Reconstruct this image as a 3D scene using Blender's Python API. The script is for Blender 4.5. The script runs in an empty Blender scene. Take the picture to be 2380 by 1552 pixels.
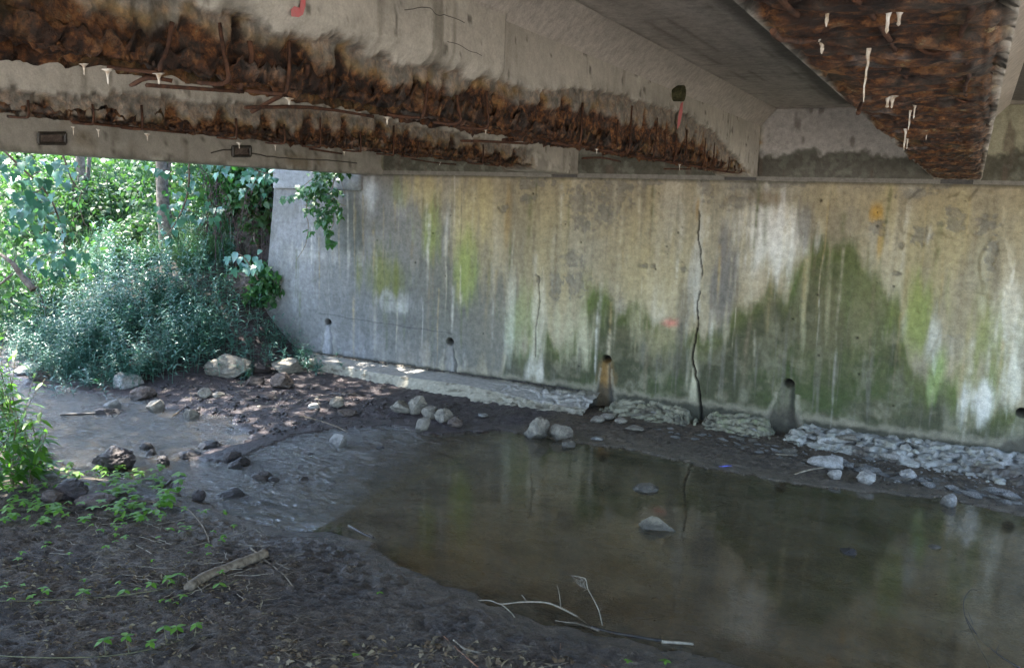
import bpy, math, random
import numpy as np
from mathutils import Vector, Matrix
random.seed(7)
rng = np.random.default_rng(7)
sc = bpy.context.scene
COL = sc.collection
TAU = math.tau

# ------------------------------------------------------------------ camera
CAMH = 2.6
F = 862.0
def _ray(px, py): return np.array([px - 512.0, -(py - 333.5), -F])
_vy = _ray(974, 214); _vy /= np.linalg.norm(_vy)
_vx = -_ray(-1146, 147); _vx = _vx - _vy * _vx.dot(_vy); _vx /= np.linalg.norm(_vx)
R = np.array([_vx, _vy, np.cross(_vx, _vy)])
C0 = np.array([0, 0, CAMH])
S = 1024 / 2380.0            # survey notes were taken on a 2380 px wide print
def direction(dx, dy): return R @ _ray(dx * S, dy * S)
def at(dx, dy, ax, val):
    """survey point on the world plane ax = val"""
    d = direction(dx, dy); i = 'xyz'.index(ax)
    return C0 + d * ((val - C0[i]) / d[i])
cam = bpy.data.cameras.new('camera'); camo = bpy.data.objects.new('camera', cam); COL.objects.link(camo)
cam.sensor_width = 36; cam.lens = F / 1024 * 36; cam.clip_start = 0.05; cam.clip_end = 800
M4 = Matrix([[*R[i], C0[i]] for i in range(3)] + [[0, 0, 0, 1]])
camo.matrix_world = M4
sc.camera = camo

# ------------------------------------------------------------------ light
SUN_EL, SUN_DIR = 65.0, Vector((-0.999, -0.035, 0))     # towards the sun (horizontal)
world = bpy.data.worlds.new('World'); sc.world = world; world.use_nodes = True
wn = world.node_tree.nodes; wl = world.node_tree.links
sky = wn.new('ShaderNodeTexSky'); sky.sky_type = 'NISHITA'; sky.sun_disc = False
sky.sun_elevation = math.radians(SUN_EL)
sky.sun_rotation = math.atan2(SUN_DIR.x, SUN_DIR.y)
bg = wn['Background']; bg.inputs[1].default_value = 0.15
wl.new(sky.outputs[0], bg.inputs[0])
sl = bpy.data.lights.new('sun', 'SUN'); sl.energy = 4.5; sl.angle = math.radians(0.53); sl.color = (1, 0.95, 0.87)
so = bpy.data.objects.new('sun', sl); COL.objects.link(so)
sd = Vector((SUN_DIR.x * math.cos(math.radians(SUN_EL)), SUN_DIR.y * math.cos(math.radians(SUN_EL)), math.sin(math.radians(SUN_EL))))
so.rotation_euler = sd.to_track_quat('Z', 'Y').to_euler(); so.location = (-20, 0, 20)
sc.view_settings.view_transform = 'Standard'; sc.view_settings.look = 'None'
sc.view_settings.gamma = 1; sc.view_settings.use_curve_mapping = False
sc.view_settings.exposure = 3.12
sc.render.engine = 'CYCLES'
sc.cycles.max_bounces = 10; sc.cycles.diffuse_bounces = 6; sc.cycles.transparent_max_bounces = 16
sc.cycles.use_denoising = True
sc.cycles.sample_clamp_indirect = 6
sc.cycles.caustics_reflective = False; sc.cycles.caustics_refractive = False

# ------------------------------------------------------------------ noise
def _h(ix, iy, iz, s):
    h = (ix * 374761393 + iy * 668265263 + iz * 2147483647 + s * 974634777) & 0xffffffff
    h = ((h ^ (h >> 13)) * 1274126177) & 0xffffffff
    return ((h ^ (h >> 16)) & 0xffffff) / float(0xffffff)
def vn(x, y, z=0.0, seed=0):
    """value noise in -1..1"""
    x, y, z = np.broadcast_arrays(np.asarray(x, float), np.asarray(y, float), np.asarray(z, float))
    ix = np.floor(x).astype(np.int64); iy = np.floor(y).astype(np.int64); iz = np.floor(z).astype(np.int64)
    fx, fy, fz = x - ix, y - iy, z - iz
    fx = fx * fx * (3 - 2 * fx); fy = fy * fy * (3 - 2 * fy); fz = fz * fz * (3 - 2 * fz)
    def l(a, b, t): return a + (b - a) * t
    r = l(l(l(_h(ix, iy, iz, seed), _h(ix + 1, iy, iz, seed), fx), l(_h(ix, iy + 1, iz, seed), _h(ix + 1, iy + 1, iz, seed), fx), fy),
          l(l(_h(ix, iy, iz + 1, seed), _h(ix + 1, iy, iz + 1, seed), fx), l(_h(ix, iy + 1, iz + 1, seed), _h(ix + 1, iy + 1, iz + 1, seed), fx), fy), fz)
    return r * 2 - 1
def fb(x, y, z=0.0, o=4, seed=0, g=0.55):
    t = 0; a = 1; n = 0
    x = np.asarray(x, float); y = np.asarray(y, float); z = np.asarray(z, float)
    for k in range(o):
        t = t + a * vn(x * 2 ** k, y * 2 ** k, z * 2 ** k, seed + k * 17); n += a; a *= g
    return t / n
def ss(a, b, x):
    t = np.clip((x - a) / (b - a), 0, 1); return t * t * (3 - 2 * t)
def mix(c, k, m):
    m = np.clip(m, 0, 1)[:, None]; return c * (1 - m) + np.array(k)[None, :] * m

# ------------------------------------------------------------------ mesh helpers
def npmesh(name, V, Fc, mat=None, attrs=None, cols=None, smooth=False, parent=None, link=True, sm_arr=None):
    V = np.asarray(V, np.float32); me = bpy.data.meshes.new(name)
    Fc = np.asarray(Fc, np.int32); k = Fc.shape[1]
    me.vertices.add(len(V)); me.vertices.foreach_set('co', V.ravel())
    me.loops.add(Fc.size); me.loops.foreach_set('vertex_index', Fc.ravel())
    me.polygons.add(len(Fc)); me.polygons.foreach_set('loop_start', np.arange(0, Fc.size, k, dtype=np.int32))
    me.polygons.foreach_set('loop_total', np.full(len(Fc), k, np.int32))
    me.polygons.foreach_set('use_smooth', np.full(len(Fc), smooth))
    me.update(calc_edges=True); me.validate()
    if attrs:
        for n, a in attrs.items():
            at_ = me.attributes.new(n, 'FLOAT', 'POINT'); at_.data.foreach_set('value', np.asarray(a, np.float32))
    if cols is not None:
        ca = me.attributes.new('col', 'FLOAT_COLOR', 'POINT')
        c4 = np.ones((len(V), 4), np.float32); c4[:, :3] = cols; ca.data.foreach_set('color', c4.ravel())
    if mat: me.materials.append(mat)
    if not link: return me
    o = bpy.data.objects.new(name, me); COL.objects.link(o)
    if parent: o.parent = parent
    return o
def setp(o, label=None, cat=None, group=None, kind=None):
    if label: o['label'] = label
    if cat: o['category'] = cat
    if group: o['group'] = group
    if kind: o['kind'] = kind
    return o
def empty(name, loc=(0, 0, 0), label=None, cat=None, group=None):
    o = bpy.data.objects.new(name, None); COL.objects.link(o); o.location = loc; o.empty_display_size = .1
    return setp(o, label, cat, group)
def quad_grid(nu, nv):
    i = np.arange(nu * nv).reshape(nu, nv)
    return np.stack([i[:-1, :-1].ravel(), i[1:, :-1].ravel(), i[1:, 1:].ravel(), i[:-1, 1:].ravel()], 1)
def join(parts):
    """parts: list of (V,F tris/quads same k)"""
    Vs, Fs, n = [], [], 0
    for V, Fc in parts:
        Vs.append(V); Fs.append(np.asarray(Fc) + n); n += len(V)
    return np.concatenate(Vs), np.concatenate(Fs)
def box(x0, x1, y0, y1, z0, z1):
    V = np.array([(x, y, z) for x in (x0, x1) for y in (y0, y1) for z in (z0, z1)], float)
    return V, np.array([[0, 1, 3, 2], [4, 6, 7, 5], [0, 4, 5, 1], [2, 3, 7, 6], [0, 2, 6, 4], [1, 5, 7, 3]])
def tube(pts, rad, n=7):
    P = np.asarray(pts, float); m = len(P)
    rad = np.broadcast_to(np.asarray(rad, float), (m,)) if np.ndim(rad) <= 1 else rad
    T = np.gradient(P, axis=0); T /= np.linalg.norm(T, axis=1)[:, None] + 1e-9
    ref = np.array([0.13, 0.21, 1.0]) if abs(T[0, 2]) < .8 else np.array([1.0, .1, .05])
    A = np.cross(T, ref); A /= np.linalg.norm(A, axis=1)[:, None] + 1e-9
    B = np.cross(T, A)
    an = np.arange(n) / n * TAU
    V = (P[:, None] + rad[:, None, None] * (np.cos(an)[None, :, None] * A[:, None] + np.sin(an)[None, :, None] * B[:, None])).reshape(-1, 3)
    i = np.arange(m * n).reshape(m, n); j = np.roll(i, -1, 1)
    Fq = np.stack([i[:-1].ravel(), j[:-1].ravel(), j[1:].ravel(), i[1:].ravel()], 1)
    V = np.concatenate([V, P[:1], P[-1:]]); a, b = m * n, m * n + 1
    caps = [[a, j[0, k], i[0, k], i[0, k]] for k in range(n)] + [[b, i[-1, k], j[-1, k], j[-1, k]] for k in range(n)]
    tri = np.array([[a, j[0, k], i[0, k]] for k in range(n)] + [[b, i[-1, k], j[-1, k]] for k in range(n)])
    T3 = np.concatenate([Fq[:, [0, 1, 2]], Fq[:, [0, 2, 3]], tri])
    return V, T3
def wiggle(p, q, n=8, amp=.03, seed=0, sag=0):
    r = np.random.default_rng(seed); p = np.array(p, float); q = np.array(q, float)
    t = np.linspace(0, 1, n)[:, None]; P = p + (q - p) * t
    L = np.linalg.norm(q - p)
    N = r.normal(size=(n, 3)) * amp * L; N[0] = 0; N[-1] = 0; P += N
    P[:, 2] -= (4 * t[:, 0] * (1 - t[:, 0])) * sag
    return P
def smoothpath(pts, k=4):
    P = np.asarray(pts, float); out = []
    for i in range(len(P) - 1):
        p0 = P[max(i - 1, 0)]; p1 = P[i]; p2 = P[i + 1]; p3 = P[min(i + 2, len(P) - 1)]
        for t in np.linspace(0, 1, k, endpoint=False):
            out.append(.5 * ((2 * p1) + (-p0 + p2) * t + (2 * p0 - 5 * p1 + 4 * p2 - p3) * t * t + (-p0 + 3 * p1 - 3 * p2 + p3) * t ** 3))
    out.append(P[-1]); return np.array(out)
def scatter(TV, TF, pos, mats):
    """merge len(pos) copies of a template; mats (N,3,3)"""
    N = len(pos); n = len(TV)
    V = np.einsum('nij,kj->nki', mats, TV) + pos[:, None]
    Fc = TF[None] + (np.arange(N) * n)[:, None, None]
    return V.reshape(-1, 3), Fc.reshape(-1, TF.shape[1])
def rotz(a):
    c, s = np.cos(a), np.sin(a); o = np.zeros_like(c); i = np.ones_like(c)
    return np.stack([np.stack([c, -s, o], -1), np.stack([s, c, o], -1), np.stack([o, o, i], -1)], -2)
def rotx(a):
    c, s = np.cos(a), np.sin(a); o = np.zeros_like(c); i = np.ones_like(c)
    return np.stack([np.stack([i, o, o], -1), np.stack([o, c, -s], -1), np.stack([o, s, c], -1)], -2)
def roty(a):
    c, s = np.cos(a), np.sin(a); o = np.zeros_like(c); i = np.ones_like(c)
    return np.stack([np.stack([c, o, s], -1), np.stack([o, i, o], -1), np.stack([-s, o, c], -1)], -2)

# leaf templates: along +Y, length 1, base at origin, slightly folded and drooping
def leaf_from_outline(half, droop=.18, fold=.12):
    """half: list of (y, w) from base to tip"""
    V = []; Fc = []
    for y, w in half:
        z = -droop * y * y
        V += [(-w, y, z + fold * w), (0, y, z), (w, y, z + fold * w)]
    for i in range(len(half) - 1):
        a = 3 * i; b = a + 3
        for k in (0, 1):
            Fc += [[a + k, a + k + 1, b + k + 1], [a + k, b + k + 1, b + k]]
    return np.array(V), np.array(Fc)
LANCE = leaf_from_outline([(0, .01), (.3, .11), (.65, .09), (1, .0)], .35)
OVAL = leaf_from_outline([(0, .02), (.25, .26), (.6, .27), (1, 0)], .25)
HEART = leaf_from_outline([(-.08, .16), (.05, .36), (.3, .42), (.6, .27), (1, 0)], .22, .2)
def lobed():
    out = [(0, 0), (.12, -.12), (.34, -.1), (.42, .05), (.3, .16), (.52, .3), (.4, .44), (.24, .42), (.24, .62), (.12, .82), (0, 1.0)]
    R_ = [(x, y, -.2 * y * y + .14 * abs(x) - .25 * x * x) for x, y in out]
    L_ = [(-x, y, z) for x, y, z in R_[1:-1]][::-1]
    V = [(0, .3, .0)] + R_ + L_
    n = len(V) - 1
    return np.array(V), np.array([[0, 1 + i, 1 + (i + 1) % n] for i in range(n)])
LOBED = lobed()
DIAMOND = (np.array([(0, 0, 0), (-.3, .45, .06), (0, 1, -.1), (.3, .45, .06)]), np.array([[0, 3, 1], [1, 3, 2]]))

# ------------------------------------------------------------------ materials
def newmat(name):
    m = bpy.data.materials.new(name); m.use_nodes = True
    return m, m.node_tree.nodes, m.node_tree.links, m.node_tree.nodes['Principled BSDF']
def noise_node(n, l, scale, detail=6, rough=.6, vec=None, dist=0):
    t = n.new('ShaderNodeTexNoise'); t.inputs['Scale'].default_value = scale; t.inputs['Detail'].default_value = detail
    t.inputs['Roughness'].default_value = rough; t.inputs['Distortion'].default_value = dist
    if vec: l.new(vec, t.inputs['Vector'])
    return t
def maprange(n, l, src, a, b, c, d):
    m = n.new('ShaderNodeMapRange'); m.inputs['From Min'].default_value = a; m.inputs['From Max'].default_value = b
    m.inputs['To Min'].default_value = c; m.inputs['To Max'].default_value = d; l.new(src, m.inputs['Value']); return m.outputs[0]
def math_(n, l, op, a, b):
    m = n.new('ShaderNodeMath'); m.operation = op
    for k, v in enumerate((a, b)):
        if isinstance(v, (int, float)): m.inputs[k].default_value = v
        else: l.new(v, m.inputs[k])
    return m.outputs[0]
def mulcol(n, l, col, fac):
    v = n.new('ShaderNodeVectorMath'); v.operation = 'SCALE'; l.new(col, v.inputs[0]); l.new(fac, v.inputs['Scale']); return v.outputs[0]
def bump(n, l, h, st, dist, bs, prev=None):
    b = n.new('ShaderNodeBump'); b.inputs['Strength'].default_value = st; b.inputs['Distance'].default_value = dist
    l.new(h, b.inputs['Height'])
    if prev: l.new(prev, b.inputs['Normal'])
    if bs is not None: l.new(b.outputs[0], bs.inputs['Normal'])
    return b.outputs[0]
def mat_painted(name, rough=.85, var=(.72, 1.28), s1=9, s2=70, bd=.006, bst=.6, spec=.3):
    """surface whose pigment is the mesh attribute 'col', broken up with fine procedural grain"""
    m, n, l, b = newmat(name)
    g = n.new('ShaderNodeNewGeometry').outputs['Position']
    a = n.new('ShaderNodeAttribute'); a.attribute_name = 'col'
    n1 = noise_node(n, l, s1, 7, .65, g); n2 = noise_node(n, l, s2, 5, .7, g)
    v = math_(n, l, 'MULTIPLY', maprange(n, l, n1.outputs['Fac'], .28, .72, var[0], var[1]), maprange(n, l, n2.outputs['Fac'], .3, .7, .8, 1.2))
    l.new(mulcol(n, l, a.outputs['Color'], v), b.inputs['Base Color'])
    b.inputs['Roughness'].default_value = rough; b.inputs['Specular IOR Level'].default_value = spec
    hh = math_(n, l, 'ADD', math_(n, l, 'MULTIPLY', n1.outputs['Fac'], 1.0), math_(n, l, 'MULTIPLY', n2.outputs['Fac'], .35))
    bump(n, l, hh, bst, bd, b)
    return m
M_CONC = mat_painted('stained_concrete', .85, (.74, 1.28), 17, 95, .012, .9)
def mat_spall():
    m, n, l, b = newmat('spalled_rusty_concrete')
    g = n.new('ShaderNodeNewGeometry').outputs['Position']
    a = n.new('ShaderNodeAttribute'); a.attribute_name = 'col'; w = n.new('ShaderNodeAttribute'); w.attribute_name = 'rust'
    n1 = noise_node(n, l, 16, 10, .78, g, .1); n2 = noise_node(n, l, 90, 6, .8, g); n3 = noise_node(n, l, 4.5, 6, .7, g, .2)
    vo = n.new('ShaderNodeTexVoronoi'); vo.inputs['Scale'].default_value = 34; vo.inputs['Randomness'].default_value = 1
    wv = n.new('ShaderNodeVectorMath'); wv.operation = 'ADD'; l.new(g, wv.inputs[0]); sc_ = n.new('ShaderNodeVectorMath'); sc_.operation = 'SCALE'; sc_.inputs['Scale'].default_value = .05; l.new(n1.outputs['Color'], sc_.inputs[0]); l.new(sc_.outputs[0], wv.inputs[1]); l.new(wv.outputs[0], vo.inputs['Vector'])
    v = math_(n, l, 'MULTIPLY', maprange(n, l, n1.outputs['Fac'], .3, .7, .55, 1.45), maprange(n, l, n2.outputs['Fac'], .3, .7, .65, 1.35))
    vd = math_(n, l, 'MULTIPLY', maprange(n, l, n1.outputs['Fac'], .3, .7, .82, 1.18), maprange(n, l, n2.outputs['Fac'], .3, .7, .8, 1.2))
    r = n.new('ShaderNodeValToRGB'); e = r.color_ramp.elements; e[0].position = .36; e[0].color = (.013, .009, .007, 1); e[1].position = .76; e[1].color = (.55, .52, .45, 1)
    for p_, c_ in ((.44, (.030, .014, .009)), (.50, (.12, .045, .016)), (.545, (.28, .12, .038)), (.575, (.13, .065, .035)), (.615, (.44, .32, .14)), (.66, (.27, .25, .21))): q = e.new(p_); q.color = (*c_, 1)
    l.new(math_(n, l, 'ADD', math_(n, l, 'ADD', math_(n, l, 'MULTIPLY', n1.outputs['Fac'], .6), math_(n, l, 'MULTIPLY', n3.outputs['Fac'], .4)), maprange(n, l, vo.outputs['Distance'], 0, .9, .05, -.07)), r.inputs[0])
    mx = n.new('ShaderNodeMix'); mx.data_type = 'RGBA'; l.new(math_(n, l, 'MULTIPLY', w.outputs['Fac'], .75), mx.inputs['Factor']); l.new(a.outputs['Color'], mx.inputs['A']); l.new(r.outputs[0], mx.inputs['B'])
    vv = n.new('ShaderNodeMix'); l.new(w.outputs['Fac'], vv.inputs['Factor']); l.new(vd, vv.inputs['A']); l.new(v, vv.inputs['B'])
    l.new(mulcol(n, l, mx.outputs['Result'], vv.outputs['Result']), b.inputs['Base Color']); b.inputs['Roughness'].default_value = .72; b.inputs['Specular IOR Level'].default_value = .35
    hh = math_(n, l, 'ADD', math_(n, l, 'SUBTRACT', n1.outputs['Fac'], math_(n, l, 'MULTIPLY', vo.outputs['Distance'], .5)), math_(n, l, 'MULTIPLY', n2.outputs['Fac'], .4)); st = n.new('ShaderNodeBump'); st.inputs['Strength'].default_value = .9
    l.new(hh, st.inputs['Height']); l.new(maprange(n, l, w.outputs['Fac'], 0, 1, .004, .035), st.inputs['Distance']); l.new(st.outputs[0], b.inputs['Normal'])
    return m
M_SPALL = mat_spall()
def mat_plain(name, c1, c2, scale=6, rough=.85, bd=.01, bst=.6, spec=.3, detail=7, c3=None):
    m, n, l, b = newmat(name)
    tc = n.new('ShaderNodeTexCoord').outputs['Object']
    n1 = noise_node(n, l, scale, detail, .65, tc)
    r = n.new('ShaderNodeValToRGB'); r.color_ramp.elements[0].position = .35; r.color_ramp.elements[1].position = .65
    r.color_ramp.elements[0].color = (*c1, 1); r.color_ramp.elements[1].color = (*c2, 1)
    if c3: e = r.color_ramp.elements.new(.78); e.color = (*c3, 1)
    l.new(n1.outputs['Fac'], r.inputs[0]); l.new(r.outputs[0], b.inputs['Base Color'])
    b.inputs['Roughness'].default_value = rough; b.inputs['Specular IOR Level'].default_value = spec
    n2 = noise_node(n, l, scale * 6, 5, .7, tc)
    if 'rock' in name:     # a soaked, silt-stained band just above the water and mud
        g = n.new('ShaderNodeNewGeometry').outputs['Position']; sp = n.new('ShaderNodeSeparateXYZ'); l.new(g, sp.inputs[0])
        wz = math_(n, l, 'ADD', sp.outputs['Z'], maprange(n, l, n1.outputs['Fac'], .3, .7, -.025, .025))
        k = maprange(n, l, wz, .03, .075, .38, 1.0); l.new(mulcol(n, l, mulcol(n, l, r.outputs[0], k), maprange(n, l, n2.outputs['Fac'], .3, .7, .7, 1.3)), b.inputs['Base Color'])
        l.new(maprange(n, l, wz, .03, .075, .35, rough), b.inputs['Roughness'])
    bump(n, l, math_(n, l, 'ADD', n1.outputs['Fac'], math_(n, l, 'MULTIPLY', n2.outputs['Fac'], .4)), bst, bd, b)
    return m
M_RUST = mat_plain('rusty_steel', (.022, .011, .008), (.095, .04, .02), 30, .85, .006, 1)
M_LIME = mat_plain('lime_deposit', (.30, .22, .14), (.62, .60, .56), 55, .5, .004, .9, .5)
M_ROCKP = mat_plain('pale_rock', (.13, .115, .095), (.30, .27, .22), 14, .8, .02, 1)
M_ROCKW = mat_plain('white_rock', (.20, .19, .175), (.40, .385, .36), 14, .75, .018, 1)
M_ROCKD = mat_plain('dark_wet_rock', (.02, .015, .014), (.075, .058, .055), 14, .45, .03, 1, .5)
M_ROCKB = mat_plain('brown_rock', (.06, .045, .038), (.16, .125, .105), 12, .7, .025, 1)
M_BARK = mat_plain('bark', (.07, .055, .045), (.2, .165, .14), 14, .9, .02, .9)
M_STICK = mat_plain('dead_wood', (.10, .075, .05), (.24, .19, .13), 25, .8, .004, .6)
M_PALEST = mat_plain('bleached_wood', (.16, .13, .09), (.36, .31, .23), 25, .75, .003, .5)
M_DARKST = mat_plain('wet_dark_wood', (.012, .01, .008), (.05, .04, .03), 25, .4, .004, .6, .5)
M_REDST = mat_plain('reddish_stem', (.16, .07, .04), (.3, .16, .09), 25, .7, .003, .5)
M_VINEST = mat_plain('green_stem', (.08, .075, .035), (.17, .15, .07), 25, .6, .003, .4)
def mat_leaf(name, stops, rough=.42, trans=.35, spec=.5):
    m, n, l, b = newmat(name)
    a = n.new('ShaderNodeAttribute'); a.attribute_name = 'rnd'
    oi = n.new('ShaderNodeObjectInfo')
    v = math_(n, l, 'FRACT', math_(n, l, 'ADD', a.outputs['Fac'], oi.outputs['Random']), 0.0)
    r = n.new('ShaderNodeValToRGB'); els = r.color_ramp.elements
    els[0].position = 0; els[0].color = (*stops[0], 1); els[1].position = 1; els[1].color = (*stops[-1], 1)
    for i, c in enumerate(stops[1:-1]): e = els.new((i + 1) / (len(stops) - 1)); e.color = (*c, 1)
    l.new(v, r.inputs[0]); l.new(r.outputs[0], b.inputs['Base Color'])
    b.inputs['Roughness'].default_value = rough; b.inputs['Specular IOR Level'].default_value = spec
    tr = n.new('ShaderNodeBsdfTranslucent')
    tc = n.new('ShaderNodeVectorMath'); tc.operation = 'MULTIPLY'; l.new(r.outputs[0], tc.inputs[0]); tc.inputs[1].default_value = (1.25, 1.6, .85)
    l.new(tc.outputs[0], tr.inputs['Color'])
    mx = n.new('ShaderNodeMixShader'); mx.inputs[0].default_value = trans
    l.new(b.outputs[0], mx.inputs[1]); l.new(tr.outputs[0], mx.inputs[2]); l.new(mx.outputs[0], n['Material Output'].inputs['Surface'])
    return m
M_WEED = mat_leaf('smartweed_leaf', [(.035, .11, .085), (.05, .14, .11), (.075, .17, .12), (.045, .13, .11)], .36, .2, .7)
M_VINE = mat_leaf('grape_leaf', [(.04, .13, .11), (.055, .16, .13), (.07, .18, .13)], .34, .22, .7)
M_BACK = mat_leaf('background_leaf', [(.035, .085, .035), (.06, .115, .03), (.04, .095, .05), (.075, .125, .035)], .5, .4)
M_CROWN = mat_leaf('crown_leaf', [(.035, .085, .035), (.05, .10, .04), (.06, .11, .03)], .5, .35)
M_DARKF = mat_leaf('seed_head', [(.05, .03, .035), (.09, .06, .06), (.03, .025, .02)], .7, .1, .2)
M_SEED = mat_leaf('seedling_leaf', [(.10, .24, .03), (.14, .30, .035), (.18, .34, .05), (.12, .27, .03)], .5, .45)
M_SHRUB = mat_leaf('shrub_leaf', [(.05, .13, .02), (.08, .19, .02), (.12, .25, .03)], .45, .5)
M_GRASS = mat_leaf('grass_blade', [(.035, .085, .045), (.055, .11, .05), (.04, .095, .045)], .5, .25)
M_DRY = mat_leaf('dry_leaf', [(.10, .065, .035), (.17, .12, .07), (.24, .19, .12), (.07, .05, .03)], .8, .1, .2)
M_IVY = mat_leaf('ivy_leaf', [(.035, .10, .035), (.05, .14, .035), (.045, .12, .06)], .4, .35)

# ------------------------------------------------------------------ terrain
shore = [at(*p, 'z', 0)[:2] for p in [(60, 895), (250, 915), (330, 925), (400, 948), (470, 962), (560, 968), (540, 985), (600, 1005), (560, 1030), (470, 1040), (440, 1065), (520, 1075), (600, 1045), (680, 1010), (800, 990), (930, 990), (1000, 1008), (1150, 1000), (1300, 1022), (1480, 1045), (1650, 1090), (1900, 1130), (2200, 1160), (2380, 1200)]]
shore += [np.array((2.5, 8.9)), np.array((6, 9.2)), np.array((14, 9)), np.array((14, 4.6)), np.array((3, 4.9))]
shore += [at(*p, 'z', 0)[:2] for p in [(1700, 1552), (1500, 1500), (1250, 1450), (1100, 1390), (950, 1330), (870, 1265), (740, 1245), (640, 1240), (480, 1180), (350, 1130), (200, 1105), (100, 1060)]]
shore += [np.array(p) for p in [(-9.2, 5.3), (-11.5, 5.6), (-16, 6.5), (-30, 9), (-30, 12), (-16, 8.9), (-12.5, 7.5)]]
shore = np.array(shore)
def sdf(px, py):
    d = np.full(px.shape, 1e9); inside = np.zeros(px.shape, bool)
    n = len(shore)
    for i in range(n):
        a, b = shore[i], shore[(i + 1) % n]
        ex, ey = b - a; wx, wy = px - a[0], py - a[1]
        t = np.clip((wx * ex + wy * ey) / (ex * ex + ey * ey), 0, 1)
        d = np.minimum(d, (wx - ex * t) ** 2 + (wy - ey * t) ** 2)
        c = ((a[1] > py) != (b[1] > py)) & (px < (b[0] - a[0]) * (py - a[1]) / (b[1] - a[1] + 1e-12) + a[0])
        inside ^= c
    d = np.sqrt(d); return np.where(inside, -d, d)
def geo(a, b, s0, g):
    out = [a]; s = s0
    while (out[-1] < b if b > a else out[-1] > b):
        out.append(out[-1] + (s if b > a else -s)); s *= g
    return out[1:]
xs = np.array(sorted(geo(-11, -170, .10, 1.045)) + list(np.arange(-11, -8, .034)) + list(np.arange(-8, 1.2, .026)) + list(np.arange(1.2, 2.6, .035)) + geo(2.6, 170, .08, 1.1))
ys = np.array(sorted(geo(1.7, -170, .06, 1.1)) + list(np.arange(1.7, 5.4, .022)) + list(np.arange(5.4, 10.3, .036)) + geo(10.3, 170, .10, 1.05))
GX, GY = np.meshgrid(xs, ys, indexing='ij')
X, Y = GX.ravel(), GY.ravel()
SD = sdf(X + .10 * fb(X * 2.2, Y * 2.2, 0, 3, 5) + .03 * vn(X * 12, Y * 12, 0, 3), Y + .10 * fb(X * 2.2, Y * 2.2, 7, 3, 9) + .03 * vn(X * 12, Y * 12, 5, 3))
so_ = np.maximum(SD, 0)
near = 1 - ss(5.2, 6.2, Y + np.maximum(0, (-9 - X)) * -.15)          # bank on our side of the stream
zn = .02 + .02 * ss(0, .3, so_) + .125 * so_ + .03 * ss(.3, 3, so_) * fb(X, Y, 0, 3, 21)
zn = np.minimum(zn, 1.3)
zf_mud = .012 + .018 * ss(0, .4, so_) + .02 * ss(.3, .7, so_) * (X < -5.5)
wl_ = ss(8.5, 10.6, -X)
zf_bank = .03 + .48 * np.clip(so_ - .2, 0, 3.8) + .07 * np.clip(so_ - 4.2, 0, 12) + .12 * ss(.5, 4, so_) * fb(X * .7, Y * .7, 0, 3, 31)
zf = zf_mud * (1 - wl_) + zf_bank * wl_
rhs = ss(2.5, 9, X); zf = zf + rhs * .15 * so_
Z = near * zn + (1 - near) * zf
# embankment behind the abutment and its wing wall
emb = ss(10.25, 10.45, Y) * ss(-11.6, -9.9, X) * (1 - ss(20, 60, X) * 0)
Z = Z * (1 - emb) + 2.8 * emb
emb2 = ss(10.4, 13, Y) * ss(-14.5, -11, X) * (1 - ss(-9.9, -9.6, X)); Z = np.maximum(Z, Z * (1 - emb2) + 1.9 * emb2)
# fine relief: clods and footprints on the mud, none under the pool
rough = ss(0, .35, SD)
mudn = fb(X * 4, Y * 4, 0, 4, 41)
rid = 1 - np.abs(fb(X * 9, Y * 9, 0, 4, 47))
clod = np.abs(fb(X * 17, Y * 17, 0, 3, 57)); pits = ss(.30, .62, fb(X * 6.5, Y * 6.5, 2, 3, 58))
Z += rough * (.014 * mudn + .013 * (rid - .7) + .008 * vn(X * 22, Y * 22, 0, 53) + .018 * clod * (.3 + .7 * near) - .018 * pits * near + .010 * vn(X * 55, Y * 55, 0, 59)) * (1 - emb)
bar = (ss(-9.2, -8.2, X) * (1 - ss(-6.2, -4.2, X))) * (Y > 5.6)
Z += bar * ss(-.25, .2, SD) * .03 * np.maximum(0, fb(X * 7, Y * 7, 3, 3, 61))
bed = -.015 - .10 * ss(0, 1.1, -SD) - .03 * ss(1, 2, -SD)
riffle = 1 - ss(-6.2, -4.8, X)
bed = bed + riffle * (.035 + .035 * fb(X * 6, Y * 6, 0, 3, 71)) * ss(.1, .8, -SD) + (1 - riffle) * .045 * fb(X * 1.6, Y * 2.6, 0, 3, 77) * ss(.1, .8, -SD)
bed = np.minimum(bed, -.006 - .02 * (1 - riffle))
Z = np.where(SD < 0, bed + 0.0, np.maximum(Z, .004))
ZG = Z.reshape(GX.shape)
def gz(x, y):
    i = np.clip(np.searchsorted(xs, x) - 1, 0, len(xs) - 2); j = np.clip(np.searchsorted(ys, y) - 1, 0, len(ys) - 2)
    u = (x - xs[i]) / (xs[i + 1] - xs[i]); v = (y - ys[j]) / (ys[j + 1] - ys[j])
    return (ZG[i, j] * (1 - u) + ZG[i + 1, j] * u) * (1 - v) + (ZG[i, j + 1] * (1 - u) + ZG[i + 1, j + 1] * u) * v
def gat(dx, dy, water=True):
    """survey point dropped on the ground (or water) surface"""
    d = direction(dx, dy); d = d / np.linalg.norm(d)
    t = np.arange(1.5, 60, .03); P = C0 + d * t[:, None]
    g = gz(P[:, 0], P[:, 1])
    if water: g = np.maximum(g, 0)
    k = np.argmax(P[:, 2] < g); return P[k]
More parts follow.
